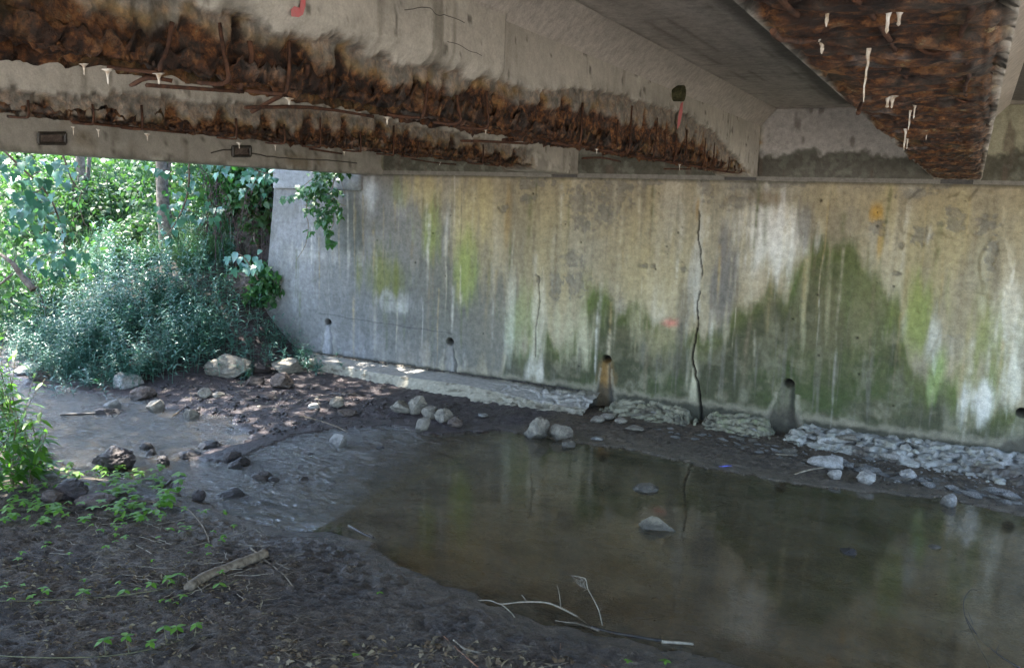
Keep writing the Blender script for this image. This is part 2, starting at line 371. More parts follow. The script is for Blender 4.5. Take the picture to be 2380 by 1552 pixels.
# ground colour
brown = np.array([.095, .069, .045]); olive = np.array([.085, .075, .045]); sky_violet = np.array([.046, .036, .043])
cg = np.tile(brown, (len(X), 1))
cg = mix(cg, (.13, .10, .06), .6 * ss(-.2, .6, fb(X * .8, Y * .8, 0, 3, 81)) * ss(-3.8, -1.5, X) * near)
cg = mix(cg, sky_violet, .8 * ss(.1, .5, -X - 4) * (Y > 5))  # violet of the reflected sky mixed into the left mud and bar
cg = mix(cg, (.12, .105, .085), .8 * ss(9.6, 8.8, Y) * (1 - near) * ss(-4.8, -2.5, X) * .6)
cg = mix(cg, (.36, .30, .19), ss(0, .12, -SD) * (1 - riffle))
cg = mix(cg, (.13, .115, .115), ss(0, .12, -SD) * riffle)
cg = mix(cg, (.15, .135, .08), .75 * ss(.05, .45, fb(X * 1.3, Y * 2.6, 0, 4, 85)) * (SD < 0) * (1 - riffle))
cg = mix(cg, (.30, .19, .08), .6 * ss(.15, .55, fb(X * 1.1, Y * 1.5, 4, 3, 87)) * (SD < 0) * (1 - riffle) * ss(6.4, 5, Y))
cg = mix(cg, (.05, .042, .032), ss(-9.5, -10.5, X) * (SD > .3) * .85)
cg = mix(cg, (.44, .41, .36), np.maximum(ss(3.5, 5.5, X), ss(.9, -.6, Y)) * (SD > 0))  # unseen ground made pale to bounce sunlight up under the bridge
cg = mix(cg, (.15, .12, .088), .55 * ss(.05, .45, fb(X * 1.7, Y * 1.7, 5, 5, 95)) * near * ss(.25, .8, SD)); cg = mix(cg, (.04, .03, .024), .6 * ss(.05, .4, fb(X * 2.4, Y * 2.4, 9, 5, 97)) * near)
cg *= (1 + .25 * fb(X * 14, Y * 14, 0, 3, 91))[:, None]
def mat_ground():
    m, n, l, b = newmat('wet_mud')
    g = n.new('ShaderNodeNewGeometry').outputs['Position']
    a = n.new('ShaderNodeAttribute'); a.attribute_name = 'col'
    w = n.new('ShaderNodeAttribute'); w.attribute_name = 'wet'
    n1 = noise_node(n, l, 12, 8, .7, g); n2 = noise_node(n, l, 60, 6, .7, g); n3 = noise_node(n, l, 3, 4, .6, g)
    v = math_(n, l, 'MULTIPLY', maprange(n, l, n1.outputs['Fac'], .3, .7, .45, 1.6), maprange(n, l, n2.outputs['Fac'], .3, .7, .5, 1.6))
    l.new(mulcol(n, l, a.outputs['Color'], v), b.inputs['Base Color'])
    wn_ = math_(n, l, 'ADD', w.outputs['Fac'], maprange(n, l, n3.outputs['Fac'], .3, .7, -.25, .25))
    l.new(maprange(n, l, wn_, 0, 1, .95, .25), b.inputs['Roughness'])
    b.inputs['Specular IOR Level'].default_value = .5
    p = bump(n, l, n1.outputs['Fac'], 1, .05, None); bump(n, l, n2.outputs['Fac'], 1, .020, b, p)
    return m
wet = np.clip(.95 - 1.0 * np.maximum(SD, 0), .12, 1) * 1.0
wet = np.maximum(wet, .85 * ss(-4, -5, X) * (Y > 5) * (X > -9)) * (1 - .8 * (X < -9.4) * (SD > .3))
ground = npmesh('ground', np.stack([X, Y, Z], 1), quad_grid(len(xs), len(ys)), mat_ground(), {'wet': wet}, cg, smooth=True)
setp(ground, kind='structure')

# ------------------------------------------------------------------ water
def mat_water():
    m, n, l, b = newmat('creek_water'); n.remove(b)
    g = n.new('ShaderNodeNewGeometry').outputs['Position']
    sep = n.new('ShaderNodeSeparateXYZ'); l.new(g, sep.inputs[0])
    rf = maprange(n, l, sep.outputs['X'], -6.1, -4.3, 1.0, 0.0)
    mp = n.new('ShaderNodeMapping'); l.new(g, mp.inputs[0]); mp.inputs['Scale'].default_value = (1.0, 2.0, 1)
    n1 = noise_node(n, l, 6.5, 5, .6, mp.outputs[0], 1.6); n2 = noise_node(n, l, 1.5, 3, .5, mp.outputs[0], .4)
    hh = math_(n, l, 'ADD', math_(n, l, 'MULTIPLY', math_(n, l, 'MULTIPLY', n1.outputs['Fac'], rf), .15), math_(n, l, 'MULTIPLY', n2.outputs['Fac'], .0010))
    bp = n.new('ShaderNodeBump'); bp.inputs['Strength'].default_value = 1; bp.inputs['Distance'].default_value = 1; l.new(hh, bp.inputs['Height'])
    gl = n.new('ShaderNodeBsdfGlossy'); gl.inputs['Roughness'].default_value = .02; l.new(bp.outputs[0], gl.inputs['Normal'])
    tr = n.new('ShaderNodeBsdfTransparent'); tr.inputs['Color'].default_value = (.80, .76, .64, 1)
    fr = n.new('ShaderNodeFresnel'); fr.inputs['IOR'].default_value = 1.6; l.new(bp.outputs[0], fr.inputs['Normal'])
    si = n.new('ShaderNodeBsdfDiffuse'); si.inputs['Color'].default_value = (.27, .225, .145, 1)
    ns = noise_node(n, l, 1.3, 5, .6, mp.outputs[0], .8); ms = n.new('ShaderNodeMixShader'); l.new(math_(n, l, 'MULTIPLY', math_(n, l, 'SUBTRACT', 1.0, math_(n, l, 'MULTIPLY', rf, .7)), maprange(n, l, ns.outputs['Fac'], .35, .65, .10, .26)), ms.inputs[0]); l.new(tr.outputs[0], ms.inputs[1]); l.new(si.outputs[0], ms.inputs[2])
    mx = n.new('ShaderNodeMixShader'); l.new(math_(n, l, 'ADD', fr.outputs[0], math_(n, l, 'MULTIPLY', rf, .12)), mx.inputs[0]); l.new(ms.outputs[0], mx.inputs[1]); l.new(gl.outputs[0], mx.inputs[2])
    l.new(mx.outputs[0], n['Material Output'].inputs['Surface'])
    return m
wx = np.linspace(-32, 15, 95); wy = np.linspace(4, 13, 19)
WX, WY = np.meshgrid(wx, wy, indexing='ij')
water = npmesh('water', np.stack([WX.ravel(), WY.ravel(), np.zeros(WX.size)], 1), quad_grid(95, 19), mat_water(), smooth=True)
setp(water, kind='structure')

# ------------------------------------------------------------------ abutment wall
YW = 10.04; ZT = 2.90
wall = empty('abutment_wall', (-3, YW, 0), 'tall stained concrete abutment wall with weep holes carrying the bridge girders above the creek', 'wall')
def wallpt(d): p = at(d[0], d[1], 'y', YW); return p[0], p[2]
gx = np.arange(-9.9, 3.4, .0125); gzv = np.arange(-.12, ZT + .001, .0125); gzv[-1] = ZT
WXg, WZg = np.meshgrid(gx, gzv, indexing='ij'); x = WXg.ravel(); z = WZg.ravel()
def blob(d, rx, ry, soft=.5, jag=.25, seed=0, streak=False, fr=6):
    """soft-edged irregular patch centred at a survey point; radii in survey px"""
    cx, cz = wallpt(d); e = at(d[0] + 10, d[1], 'y', YW); k = abs(e[0] - cx) / 10
    e2 = at(d[0], d[1] + 10, 'y', YW); k2 = abs(e2[2] - cz) / 10
    u = (x - cx) / (rx * k); v = (z - cz) / (ry * k2)
    n = fb(x * fr * (2.2 if streak else 1), z * fr * (.35 if streak else 1), 0, 4, seed)
    r = np.sqrt(u * u + v * v) + jag * n * 1.6
    return 1 - ss(1 - soft, 1 + soft * .3, r)
def polyz(pts):
    w = sorted(wallpt(p) for p in pts); return np.interp(x, [a for a, _ in w], [b for _, b in w])
base = np.tile(np.array([.32, .28, .195]), (len(x), 1))
st1 = fb(x * 4.5 + .25 * fb(x * 2, z * 1.5, 0, 3, 99), z * .5, 0, 6, 101); st2 = fb(x * 22, z * .9, 3, 4, 103); cl = fb(x * 1.6, z * 1.6, 0, 5, 105); fin = fb(x * 14, z * 14, 0, 4, 107)
base = mix(base, (.46, .42, .34), .75 * ss(.0, .5, st1)); base = mix(base, (.20, .18, .135), .75 * ss(.03, .5, -st1)); base = mix(base, (.38, .32, .19), .45 * ss(.1, .5, fb(x * 3.5, z * .25, 11, 4, 104))); base = mix(base, (.17, .16, .13), .55 * ss(.1, .5, st2) * ss(-.1, .4, cl))
base = mix(base, (.30, .29, .25), .5 * ss(0, .5, cl))
# wing side: clean grey concrete with lift lines; blue cast of daylight painted in
wing = 1 - ss(-7.7, -5.6, x + .5 * cl)
base = mix(base, (.17, .175, .185), .85 * wing)
base = mix(base, (.27, .27, .28), .55 * wing * ss(0, .4, fb(x * 3, z * 3, 9, 4, 109)))
base = mix(base, (.11, .113, .11), .75 * (1 - ss(-5.6, -4.7, x)) * ss(-9.3, -7, x) * np.clip(blob((980, 720), 330, 150, .8, .5, 111, True) + blob((1080, 780), 130, 110, .8, .5, 112, True), 0, 1))
base = mix(base, (.10, .11, .10), .7 * blob((800, 540), 60, 90, .8, .3, 113)); base = mix(base, (.13, .13, .12), .6 * blob((930, 430), 200, 60, .9, .4, 115) * 0)
base = mix(base, (.55, .56, .58), .75 * blob((858, 450), 22, 60, .9, .3, 117, True))  # daylight falling in under the bridge edge, painted as a bright patch
base = mix(base, (.15, .15, .14), .65 * blob((960, 560), 120, 110, .9, .5, 119))
base = mix(base, (.12, .12, .10), .6 * blob((1040, 660), 60, 170, .9, .5, 121, True))
# yellow wash streaks
for d, rx, ry, s in [((990, 440), 45, 60, 1), ((1085, 520), 40, 130, .9), ((1130, 470), 30, 90, .6), ((1560, 640), 60, 120, .5), ((1480, 620), 60, 120, .4), ((2200, 560), 90, 120, .6), ((2060, 480), 40, 60, .6), ((1270, 560), 60, 200, .35), ((2120, 640), 60, 140, .5)]:
    base = mix(base, (.42, .36, .20), .8 * s * blob(d, rx, ry, .8, .5, int(d[0]), True))
# green / olive damp zone
top = polyz([(700, 1000), (1080, 1000), (1130, 960), (1165, 880), (1180, 800), (1215, 815), (1240, 820), (1270, 780), (1300, 810), (1340, 780), (1355, 720), (1380, 670), (1410, 680), (1440, 715), (1480, 725), (1520, 770), (1600, 780), (1635, 800), (1665, 775), (1700, 740), (1770, 690), (1800, 640), (1830, 690), (1860, 620), (1900, 560), (1960, 575), (2020, 640), (2085, 720), (2110, 860), (2160, 910), (2190, 870), (2230, 940), (2380, 960)])
jagz = .05 * st2 + .20 * fb(x * 5, z * .12, 5, 4, 143) + .06 * fb(x * 14, z * .3, 0, 3, 131) + .04 * fin
damp = ss(-.12, .10, top + 1.1 * jagz - z) * (1 - .30 * ss(.15, .55, fb(x * 5, z * 4, 2, 5, 141)))
dark = np.array([.062, .064, .036])
dampc = np.tile(dark, (len(x), 1)); dampc = mix(dampc, (.105, .10, .06), ss(-.1, .5, cl)); dampc = mix(dampc, (.055, .075, .025), .8 * ss(.0, .5, fb(x * 1.2, z * 2.2, 6, 4, 133)))
dampc = mix(dampc, (.17, .16, .11), .5 * ss(.1, .5, fb(x * 4, z * 5, 6, 4, 135)))
dampc = mix(dampc, (.19, .18, .125), .75 * ss(.12, .5, fb(x * 3.2, z * 1.2, 8, 5, 137))); dampc = mix(dampc, (.13, .125, .10), .7 * ss(.1, .6, fb(x * 20, z * 1.2, 8, 4, 139))); hgt = top - z; dampc = mix(dampc, (.095, .11, .035), .7 * (1 - ss(.03, .35, hgt)))
dampc = mix(dampc, (.085, .085, .07), .7 * ss(-4.8, -5.6, x))
base = base * (1 - damp[:, None]) + dampc * damp[:, None]
for d, rx, ry, s, c in [((880, 640), 50, 60, .8, (.15, .16, .03)), ((930, 650), 22, 55, .6, (.11, .12, .03)), ((1000, 530), 30, 60, .75, (.22, .27, .06)), ((1085, 620), 28, 80, .8, (.24, .30, .07)),
                     ((1215, 740), 45, 70, .55, (.25, .3, .12)), ((1190, 770), 20, 60, .6, (.3, .35, .2)), ((1380, 700), 40, 60, .7, (.12, .16, .05)), ((920, 450), 20, 40, .45, (.2, .24, .06)),
                     ((2140, 720), 55, 110, .85, (.22, .27, .07)), ((2180, 860), 26, 60, .85, (.22, .33, .10)), ((2290, 780), 60, 90, .75, (.19, .23, .06)), ((2290, 900), 70, 60, .7, (.15, .2, .06)),
                     ((1990, 650), 40, 80, .7, (.05, .09, .02)), ((1850, 640), 25, 90, .6, (.07, .12, .03)), ((1940, 720), 130, 150, .55, (.15, .14, .075)), ((2020, 720), 60, 110, .4, (.2, .2, .1))]:
    base = mix(base, c, s * .85 * blob(d, rx * 1.1, ry * 1.1, .95, .6, int(d[0] * 3), True, 4))
# pale efflorescence tongues hanging into the damp zone
for d, rx, ry, s, c in [((1250, 760), 16, 110, .7, (.5, .47, .38)), ((1243, 860), 22, 40, .8, (.5, .47, .4)), ((1185, 700), 16, 90, .5, (.5, .5, .42)), ((1320, 760), 50, 70, .7, (.42, .4, .28)), ((1355, 800), 14, 50, .6, (.45, .42, .3)), ((1480, 740), 16, 60, .5, (.4, .37, .25)),
                     ((1540, 780), 50, 50, .6, (.36, .32, .2)), ((1612, 880), 14, 70, .85, (.48, .45, .33)), ((1620, 640), 22, 160, .7, (.52, .52, .5)), ((1800, 560), 75, 85, .95, (.66, .66, .66)), ((1775, 520), 60, 60, .7, (.62, .62, .62)), ((1840, 600), 20, 100, .7, (.6, .6, .57)),
                     ((1690, 560), 20, 110, .5, (.5, .5, .48)), ((1690, 740), 12, 60, .5, (.5, .45, .35)), ((1770, 660), 50, 50, .4, (.4, .33, .24)), ((1925, 700), 9, 110, .45, (.4, .38, .25)), ((1875, 650), 8, 120, .5, (.42, .42, .28)), ((2270, 640), 30, 90, .5, (.5, .48, .36)), ((2350, 740), 40, 130, .85, (.56, .53, .44)), ((2165, 800), 18, 60, .8, (.5, .5, .45)), ((2280, 930), 60, 50, .95, (.6, .58, .52)), ((2350, 870), 30, 60, .8, (.62, .6, .5)), ((2100, 760), 10, 60, .3, (.5, .5, .4)), ((900, 700), 50, 22, .6, (.34, .34, .33)), ((930, 715), 30, 16, .5, (.4, .4, .38)), ((1040, 520), 9, 60, .5, (.5, .5, .48)), ((720, 590), 90, 22, .35, (.45, .43, .4))]:
    base = mix(base, c, s * blob(d, rx * 1.05, ry * 1.1, .85, .65, int(d[0] * 5 + d[1]), True, 5))
# brown-grey washes beside the joint, rust bleeding
for d, rx, ry, s, c in [((1680, 660), 30, 130, .8, (.13, .125, .13)), ((1585, 720), 22, 100, .5, (.14, .13, .12)), ((1870, 520), 28, 60, .7, (.17, .165, .16)), ((1950, 520), 60, 60, .5, (.19, .165, .13)), ((1770, 460), 70, 22, .8, (.19, .15, .10)), ((2040, 490), 22, 30, .9, (.42, .25, .05)), ((2045, 560), 10, 50, .7, (.45, .3, .1)), ((1622, 480), 4, 30, .6, (.30, .18, .05)), ((1410, 880), 22, 60, .9, (.22, .13, .05)), ((1180, 520), 10, 80, .5, (.3, .2, .08)), ((2100, 470), 150, 28, .4, (.33, .27, .17)), ((1460, 560), 250, 150, .0, (.3, .3, .3)), ((1590, 700), 20, 200, .25, (.2, .18, .14))]:
    base = mix(base, c, s * blob(d, rx, ry, .7, .45, int(d[0] * 7 + d[1]), True, 5))
# grey scabs of old skim coat
scab = [((1240, 425), 40, 14), ((1225, 460), 18, 10), ((1350, 470), 34, 46), ((1430, 450), 40, 50), ((1410, 500), 30, 26), ((1330, 600), 26, 18), ((1340, 660), 26, 30), ((1360, 520), 20, 14), ((1290, 660), 14, 34), ((1510, 425), 26, 10), ((1740, 430), 40, 12), ((1170, 483), 10, 8), ((1250, 650), 7, 12), ((1495, 617), 8, 5), ((1515, 618), 7, 5), ((1590, 625), 10, 6), ((2095, 570), 10, 6), ((2082, 635), 9, 5), ((2040, 530), 21, 16), ((1700, 470), 40, 14), ((1640, 440), 16, 22), ((1830, 425), 60, 10), ((2140, 545), 26, 18), ((2215, 510), 26, 30), ((2290, 520), 28, 22), ((2120, 450), 40, 12), ((2300, 600), 16, 36), ((2190, 430), 20, 14)]
pit = np.zeros(len(x))
for i, (d, rx, ry) in enumerate(scab):
    m_ = blob(d, rx, ry, .3, .75, 300 + i, False, 20)
    base = mix(base, (.15, .148, .14), .55 * m_ * (1 + .5 * fin)); pit = np.maximum(pit, m_ * (.012 if rx > 12 else .03))
pr = np.random.default_rng(5)
for i in range(60):       # small bug holes
    cx_ = pr.uniform(-9.2, 3); cz_ = .5 + 2.3 * pr.random() ** .7; r_ = pr.uniform(.005, .02)
    mm = (np.abs(x - cx_) < .06) & (np.abs(z - cz_) < .06)
    q = 1 - ss(.6, 1.1, np.hypot(x[mm] - cx_, (z[mm] - cz_)) / r_); base[mm] = base[mm] * (1 - .7 * q[:, None]); pit[mm] = np.maximum(pit[mm], q * .015)
base = mix(base, (.62, .16, .15), .55 * blob((1560, 750), 26, 13, .8, .4, 401) + 0)          # pink spray mark
# foot of the wall: paler wash above the footing
foot = .8 * (1 - ss(.25, .33, z + .05 * fin + .05 * cl)) * ss(-6.8, -6.0, x); base = mix(base, (.25, .225, .17), .75 * foot)
base = mix(base, (.035, .035, .025), .9 * (1 - ss(.20, .26, z + .03 * fin)))
base = mix(base, (.07, .065, .05), .8 * (1 - ss(.0, .05, ZT - z)) * ss(-7.8, -7.7, x))  # shadow of the overhanging diaphragms painted along the wall top
# lift lines on the wing
for zz in (1.12, 1.75, 2.15): base = mix(base, (.15, .15, .15), .35 * (1 - ss(.0, .02, np.abs(z - zz + .01 * cl))) * wing)
# thin run-down streaks of every age
pr = np.random.default_rng(15)
for i in range(230):
    cx_ = pr.uniform(-9.2, 3.2); z1 = 2.9 - 1.9 * pr.random() ** 1.5; L_ = pr.uniform(.25, 1.5); w_ = pr.uniform(.006, .035); c_ = [(.55, .53, .47), (.12, .11, .09), (.40, .31, .16), (.10, .12, .05), (.20, .16, .11), (.48, .44, .34)][pr.integers(0, 6)]
    mm = (np.abs(x - cx_) < .18); zz_ = z[mm]; u = (x[mm] - cx_ - .02 * vn(zz_ * 2.2, i, 0, 5)) / (w_ * (1 - .5 * (z1 - zz_) / L_)); k_ = np.exp(-u * u) * ss(z1 + .03, z1 - .05, zz_) * ss(z1 - L_, z1 - L_ * .4, zz_) * pr.uniform(.3, .8) * (.6 + .8 * fin[mm])
    k_ = np.clip(k_, 0, 1)[:, None]; base[mm] = base[mm] * (1 - k_) + np.array(c_) * k_
# geometry relief
dy = -.006 * fin - .012 * cl - .004 * st2 + pit
# blistered plaster on the right
blist = np.zeros(len(x))
for d, rx, ry in [((2150, 490), 60, 60), ((2215, 500), 40, 55), ((2290, 490), 50, 60), ((2310, 620), 40, 70), ((2190, 840), 25, 60)]:
    b_ = blob(d, rx, ry, .12, .25, int(d[0]), False, 5); blist = np.maximum(blist, b_)
dy -= .025 * blist
eff = blob((2290, 920), 90, 70, .5, .5, 555) + blob((2360, 800), 50, 150, .5, .5, 556) + blob((2150, 760), 60, 120, .5, .5, 557) + .5 * blob((1800, 560), 80, 90, .5, .5, 558)
dy -= np.clip(eff, 0, 1) * .012 * fb(x * 18, z * 12, 0, 3, 559)
# expansion-joint crack, wandering
ck = sorted([(wallpt(p)[1], wallpt(p)[0]) for p in [(1628, 410), (1622, 470), (1625, 560), (1632, 640), (1620, 700), (1622, 760), (1608, 830), (1615, 870), (1628, 920), (1632, 990)]])
cxk = np.interp(z, [a for a, _ in ck], [b for _, b in ck]) + .012 * vn(z * 14, 0, 0, 7)
cw = .007 + .010 * ss(1.7, .4, z); cm = 1 - ss(.6, 1.2, np.abs(x - cxk) / cw); cm *= ss(-.2, .2, fb(z * 3, 0, 0, 2, 12) + ss(1.9, 1.2, z))
dy += .05 * cm; base = mix(base, (.02, .018, .015), .9 * cm)
ck2 = sorted([(wallpt(p)[1], wallpt(p)[0]) for p in [(1250, 640), (1254, 700), (1245, 760), (1244, 830)]]); cx2 = np.interp(z, [a for a, _ in ck2], [b for _, b in ck2])
c2 = (1 - ss(.005, .012, np.abs(x - cx2))) * (z > ck2[0][0]) * (z < ck2[-1][0]); dy += .015 * c2; base = mix(base, (.06, .05, .035), .7 * c2)
c3 = (1 - ss(.004, .012, np.abs(z - (.80 - .03 * (x + 8)) + .01 * vn(x * 6, 0, 0, 3)))) * (x > -8.6) * (x < -6.2); base = mix(base, (.05, .05, .05), .5 * c3)
# weep holes with scoured flues below
for k, d in enumerate([(762, 750), (1046, 795), (1410, 836), (1833, 893), (2376, 962)]):
    cx_, cz_ = wallpt(d); r_ = .055
    h_ = 1 - ss(.75, 1.1, np.hypot((x - cx_) / 1.1, z - cz_ - .01) / r_); base = mix(base, (.012, .01, .008), h_); dy += .12 * h_
    wfl = .05 + .085 * np.clip((cz_ - z) / .5, 0, 1); wfl = wfl * ([.8, 1.1, .9, 1.15, 1][k] + .35 * fb(z * 6, k * 3.3, 0, 3, 5 + k)); u = (x - cx_ - [.0, .02, 0, -.03, 0][k] * np.clip((cz_ - z) / .4, 0, 1) + .012 * fin) / wfl
    below = ss(cz_ + .02, cz_ - .05, z); fl = (1 - ss(.8, 1.05, np.abs(u))) * below
    amt = [.35, .6, .75, .9, .25][k]
    dy += fl * amt * (.035 * np.sqrt(np.clip(1 - u * u, 0, 1))) - below * amt * .012 * (1 - ss(.9, 1.5, np.abs(u))) * (1 - fl)
    colr = [(.36, .36, .38), (.27, .26, .25), (.26, .15, .05), (.16, .15, .11), (.2, .19, .14)][k]
    base = mix(base, colr, .85 * fl * (1 - ss(.1, .8, u)) * (.5 + .5 * ss(-.3, .3, st2))); base = mix(base, (.03, .03, .028), .8 * fl * ss(.15, .6, u) * amt)
    base = mix(base, (.34, .31, .24), .6 * below * amt * ss(.9, 1.1, np.abs(u)) * (1 - ss(1.2, 1.7, np.abs(u))) * (z < cz_ - .1))
    base = mix(base, (.05, .045, .035), .8 * (1 - ss(.25, .4, z + .06 * fin)) * (1 - ss(1.0, 1.6, np.abs(u))) * (k > 1))
# battered end of the wing
xe = x.copy(); end = -9.40 - .36 * (1 - np.clip(z / ZT, 0, 1)) ** 1.0
xe = np.where(x < -8.6, end + (x - gx[0]) * (-8.6 - end) / (-8.6 - gx[0]), x)
V = np.stack([xe, YW + dy, z], 1)
npmesh('wall_face', V, quad_grid(len(gx), len(gzv))[:, ::-1], M_CONC, None, np.clip(base, .008, .75), smooth=True, parent=wall).location = (3, -YW, 0)
def setpar(o, par):
    o.parent = par; o.location = -Vector(par.location); return o
# body behind the face, wing end and top
cb = np.array([.27, .265, .25])
n = len(gzv); zz = gzv; xe0 = -9.40 - .36 * (1 - np.clip(zz / ZT, 0, 1))
yy = np.linspace(0, 1, 24)
EX = np.repeat(xe0[:, None], 24, 1); EY = YW + yy[None] * .42 + 0 * EX; EZ = np.repeat(zz[:, None], 24, 1)
ev = np.stack([EX.ravel(), EY.ravel(), EZ.ravel()], 1); ev[:, 0] += .01 * fb(ev[:, 1] * 8, ev[:, 2] * 8, 0, 3, 4) * (ev[:, 1] > YW + .01)
ec = np.tile(cb, (len(ev), 1)) * (1 + .3 * fb(ev[:, 1] * 9, ev[:, 2] * 2, 0, 4, 3))[:, None]
setpar(npmesh('wing_end_face', ev, quad_grid(n, 24), M_CONC, None, ec, parent=None), wall)
bv, bf = box(-9.38, 3.4, YW + .17, YW + .60, -.2, ZT - .006)
setpar(npmesh('wall_core', bv, bf, M_CONC, None, np.tile(cb, (8, 1))), wall)
tv, tf = join([box(-7.76, 3.4, YW + .004, YW + .1, ZT - .004, ZT + .001)])
setpar(npmesh('bridge_seat', tv, tf, M_CONC, None, np.tile((.2, .19, .16), (8, 1))), wall)
# raised coping block on the wing
p0 = at(838, 443, 'y', YW - .05)
def soft_box(x0, x1, y0, y1, z0, z1, step=.03, bev=.012, amp=.004, seed=0):
    """subdivided box with worn edges"""
    parts = []
    def face(o, u, v, nu, nv):
        a = np.linspace(0, 1, nu); b = np.linspace(0, 1, nv); A, B = np.meshgrid(a, b, indexing='ij')
        P = np.array(o)[None] + A.ravel()[:, None] * np.array(u)[None] + B.ravel()[:, None] * np.array(v)[None]
        return P, quad_grid(nu, nv)
    dx, dy_, dz = x1 - x0, y1 - y0, z1 - z0; N = lambda d: max(2, int(d / step) + 1)
    parts = [face((x0, y0, z0), (dx, 0, 0), (0, 0, dz), N(dx), N(dz)), face((x0, y1, z0), (0, -dy_, 0), (0, 0, dz), N(dy_), N(dz)), face((x1, y0, z0), (0, dy_, 0), (0, 0, dz), N(dy_), N(dz)),
             face((x1, y1, z0), (-dx, 0, 0), (0, 0, dz), N(dx), N(dz)), face((x0, y0, z1), (dx, 0, 0), (0, dy_, 0), N(dx), N(dy_)), face((x0, y1, z0), (dx, 0, 0), (0, -dy_, 0), N(dx), N(dy_))]
    V, Fc = join(parts)
    ctr = np.array([(x0 + x1) / 2, (y0 + y1) / 2, (z0 + z1) / 2]); h = np.array([dx, dy_, dz]) / 2
    q = (V - ctr); e = np.clip((np.abs(q) - (h - bev)) / bev, 0, 1); cnt = np.sort(e, 1)[:, 1]
    V = V - np.sign(q) * (e * cnt[:, None] * bev * .5)
    nn = fb(V[:, 0] * 6 + seed, V[:, 1] * 6, V[:, 2] * 6, 4, seed); V = V + q / (np.linalg.norm(q, axis=1)[:, None] + 1e-6) * (nn * amp)[:, None]
    return V, Fc
def colvar(V, c, seed=0, a=.25, streaks=0):
    c = np.tile(np.array(c), (len(V), 1)) * (1 + a * fb(V[:, 0] * 3, V[:, 1] * 3, V[:, 2] * 3, 4, seed))[:, None]
    if streaks: c *= (1 + streaks * fb(V[:, 0] * 12, V[:, 1] * 12, V[:, 2] * .8, 4, seed + 5))[:, None]
    return np.clip(c, .01, .8)
v, f = soft_box(-9.42, p0[0], YW - .05, YW + .4, p0[2] - .0, ZT + .05, .04, .015); c = colvar(v, (.24, .245, .25), 3, .3, .3)
o = setpar(npmesh('coping_block', v, f, M_CONC, None, c, smooth=False), wall)

# footing: clean ledge on the left, crumbling to the right
def footing(name, xa, xb, col, seed, yf_fn, zt_fn, rag, step=.016):
    nx = int((xb - xa) / step); xs_ = np.linspace(xa, xb, nx); nv = 80; t = np.linspace(0, 1, nv)
    XX, TT = np.meshgrid(xs_, t, indexing='ij'); XX = XX.ravel(); TT = TT.ravel()
    yf = yf_fn(XX); zt = zt_fn(XX); r_ = rag(XX)
    # profile: wall foot -> ledge front edge -> down into the mud
    k = np.clip(TT / .5, 0, 1); k2 = np.clip((TT - .5) / .5, 0, 1)
    yb = YW + .03
    yy_ = yb + (yf - yb) * k - (np.interp(XX, [-8.7, -7.4, -6.9, -5.5, -4.0], [.03, .06, .14, .46, .60]) * k2 if xa < -5 else .04 * k2) - r_ * .10 * k2; zz_ = zt - .03 * k - (zt + .12) * k2
    # crumbled: blend ledge into a ragged slope
    en = np.minimum(XX - xa, xb - XX); zt = zt * (1 - (r_ > .9) * (1 - ss(-.05, .20, en + .16 * fb(XX * 9, TT * 4, 0, 3, seed + 9))))
    ys2 = yb + (yf - (.5 if xa < -5 else .1) - yb) * TT; zs2 = zt - (zt + .10) * TT ** 1.2
    yy_ = yy_ * (1 - r_) + ys2 * r_; zz_ = zz_ * (1 - r_) + zs2 * r_
    a = .006 + .075 * r_
    n1 = fb(XX * 4.5, yy_ * 5, zz_ * 9, 5, seed); n2 = fb(XX * 13, yy_ * 13, zz_ * 18, 4, seed + 3)
    ter = np.floor((n1 + zz_ * 9) * 2.2) / 2.2 - (n1 + zz_ * 9)
    yy_ = yy_ - a * (n1 * 1.4 + n2 * .9) * ss(0, .1, TT) ; zz_ = zz_ + a * (n2 * .35) * ss(0, .1, TT)
    n4 = fb(XX * 2.6, yy_ * 3, 0, 4, seed + 8); q_ = zz_ * 16 + 1.6 * n4 + .5 * n2; zq = (np.floor(q_) + ss(.62, .98, q_ - np.floor(q_)) - 1.6 * n4 - .5 * n2) / 16; zz_ = zz_ * (1 - .8 * r_) + zq * .8 * r_; zz_ = zz_ + r_ * .012 * fb(XX * 30, yy_ * 30, 0, 2, seed + 10)
    V = np.stack([XX, yy_, zz_], 1)
    c = np.tile(np.array(col), (len(V), 1)) * (1 + .3 * n1)[:, None] * (1 + .25 * n2)[:, None]
    return V, quad_grid(nx, nv)[:, ::-1], c, r_, n1, n2, TT
fl_y = lambda X_: np.interp(X_, [-8.6, -8.2, -7.05, -6.1, -4.0], [9.75, 9.62, 9.46, 9.50, 9.70])
V, f, c, r_, n1, n2, TT = footing('ledge', -8.75, -3.98, (.33, .30, .235), 611, fl_y, lambda X_: .215 + 0 * X_, lambda X_: .85 * ss(-5.9, -4.5, X_) + .25 * ss(-5.8, -4, X_) * 0)
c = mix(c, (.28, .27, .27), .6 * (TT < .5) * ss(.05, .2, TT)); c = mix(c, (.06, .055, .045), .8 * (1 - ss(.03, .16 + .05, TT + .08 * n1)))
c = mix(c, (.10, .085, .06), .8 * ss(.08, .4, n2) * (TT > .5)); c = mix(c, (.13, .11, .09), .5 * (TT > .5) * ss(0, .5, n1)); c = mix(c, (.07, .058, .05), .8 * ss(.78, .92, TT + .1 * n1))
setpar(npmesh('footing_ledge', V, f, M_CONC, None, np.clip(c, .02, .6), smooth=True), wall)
br = [(-3.92, -2.66), (-2.68, -1.76), (-1.66, 3.4)]
lab = ['crumbling footing between the orange weep stain and the joint', 'crumbling mossy footing right of the joint', 'broad pale broken footing at the right']
FOOTV = []
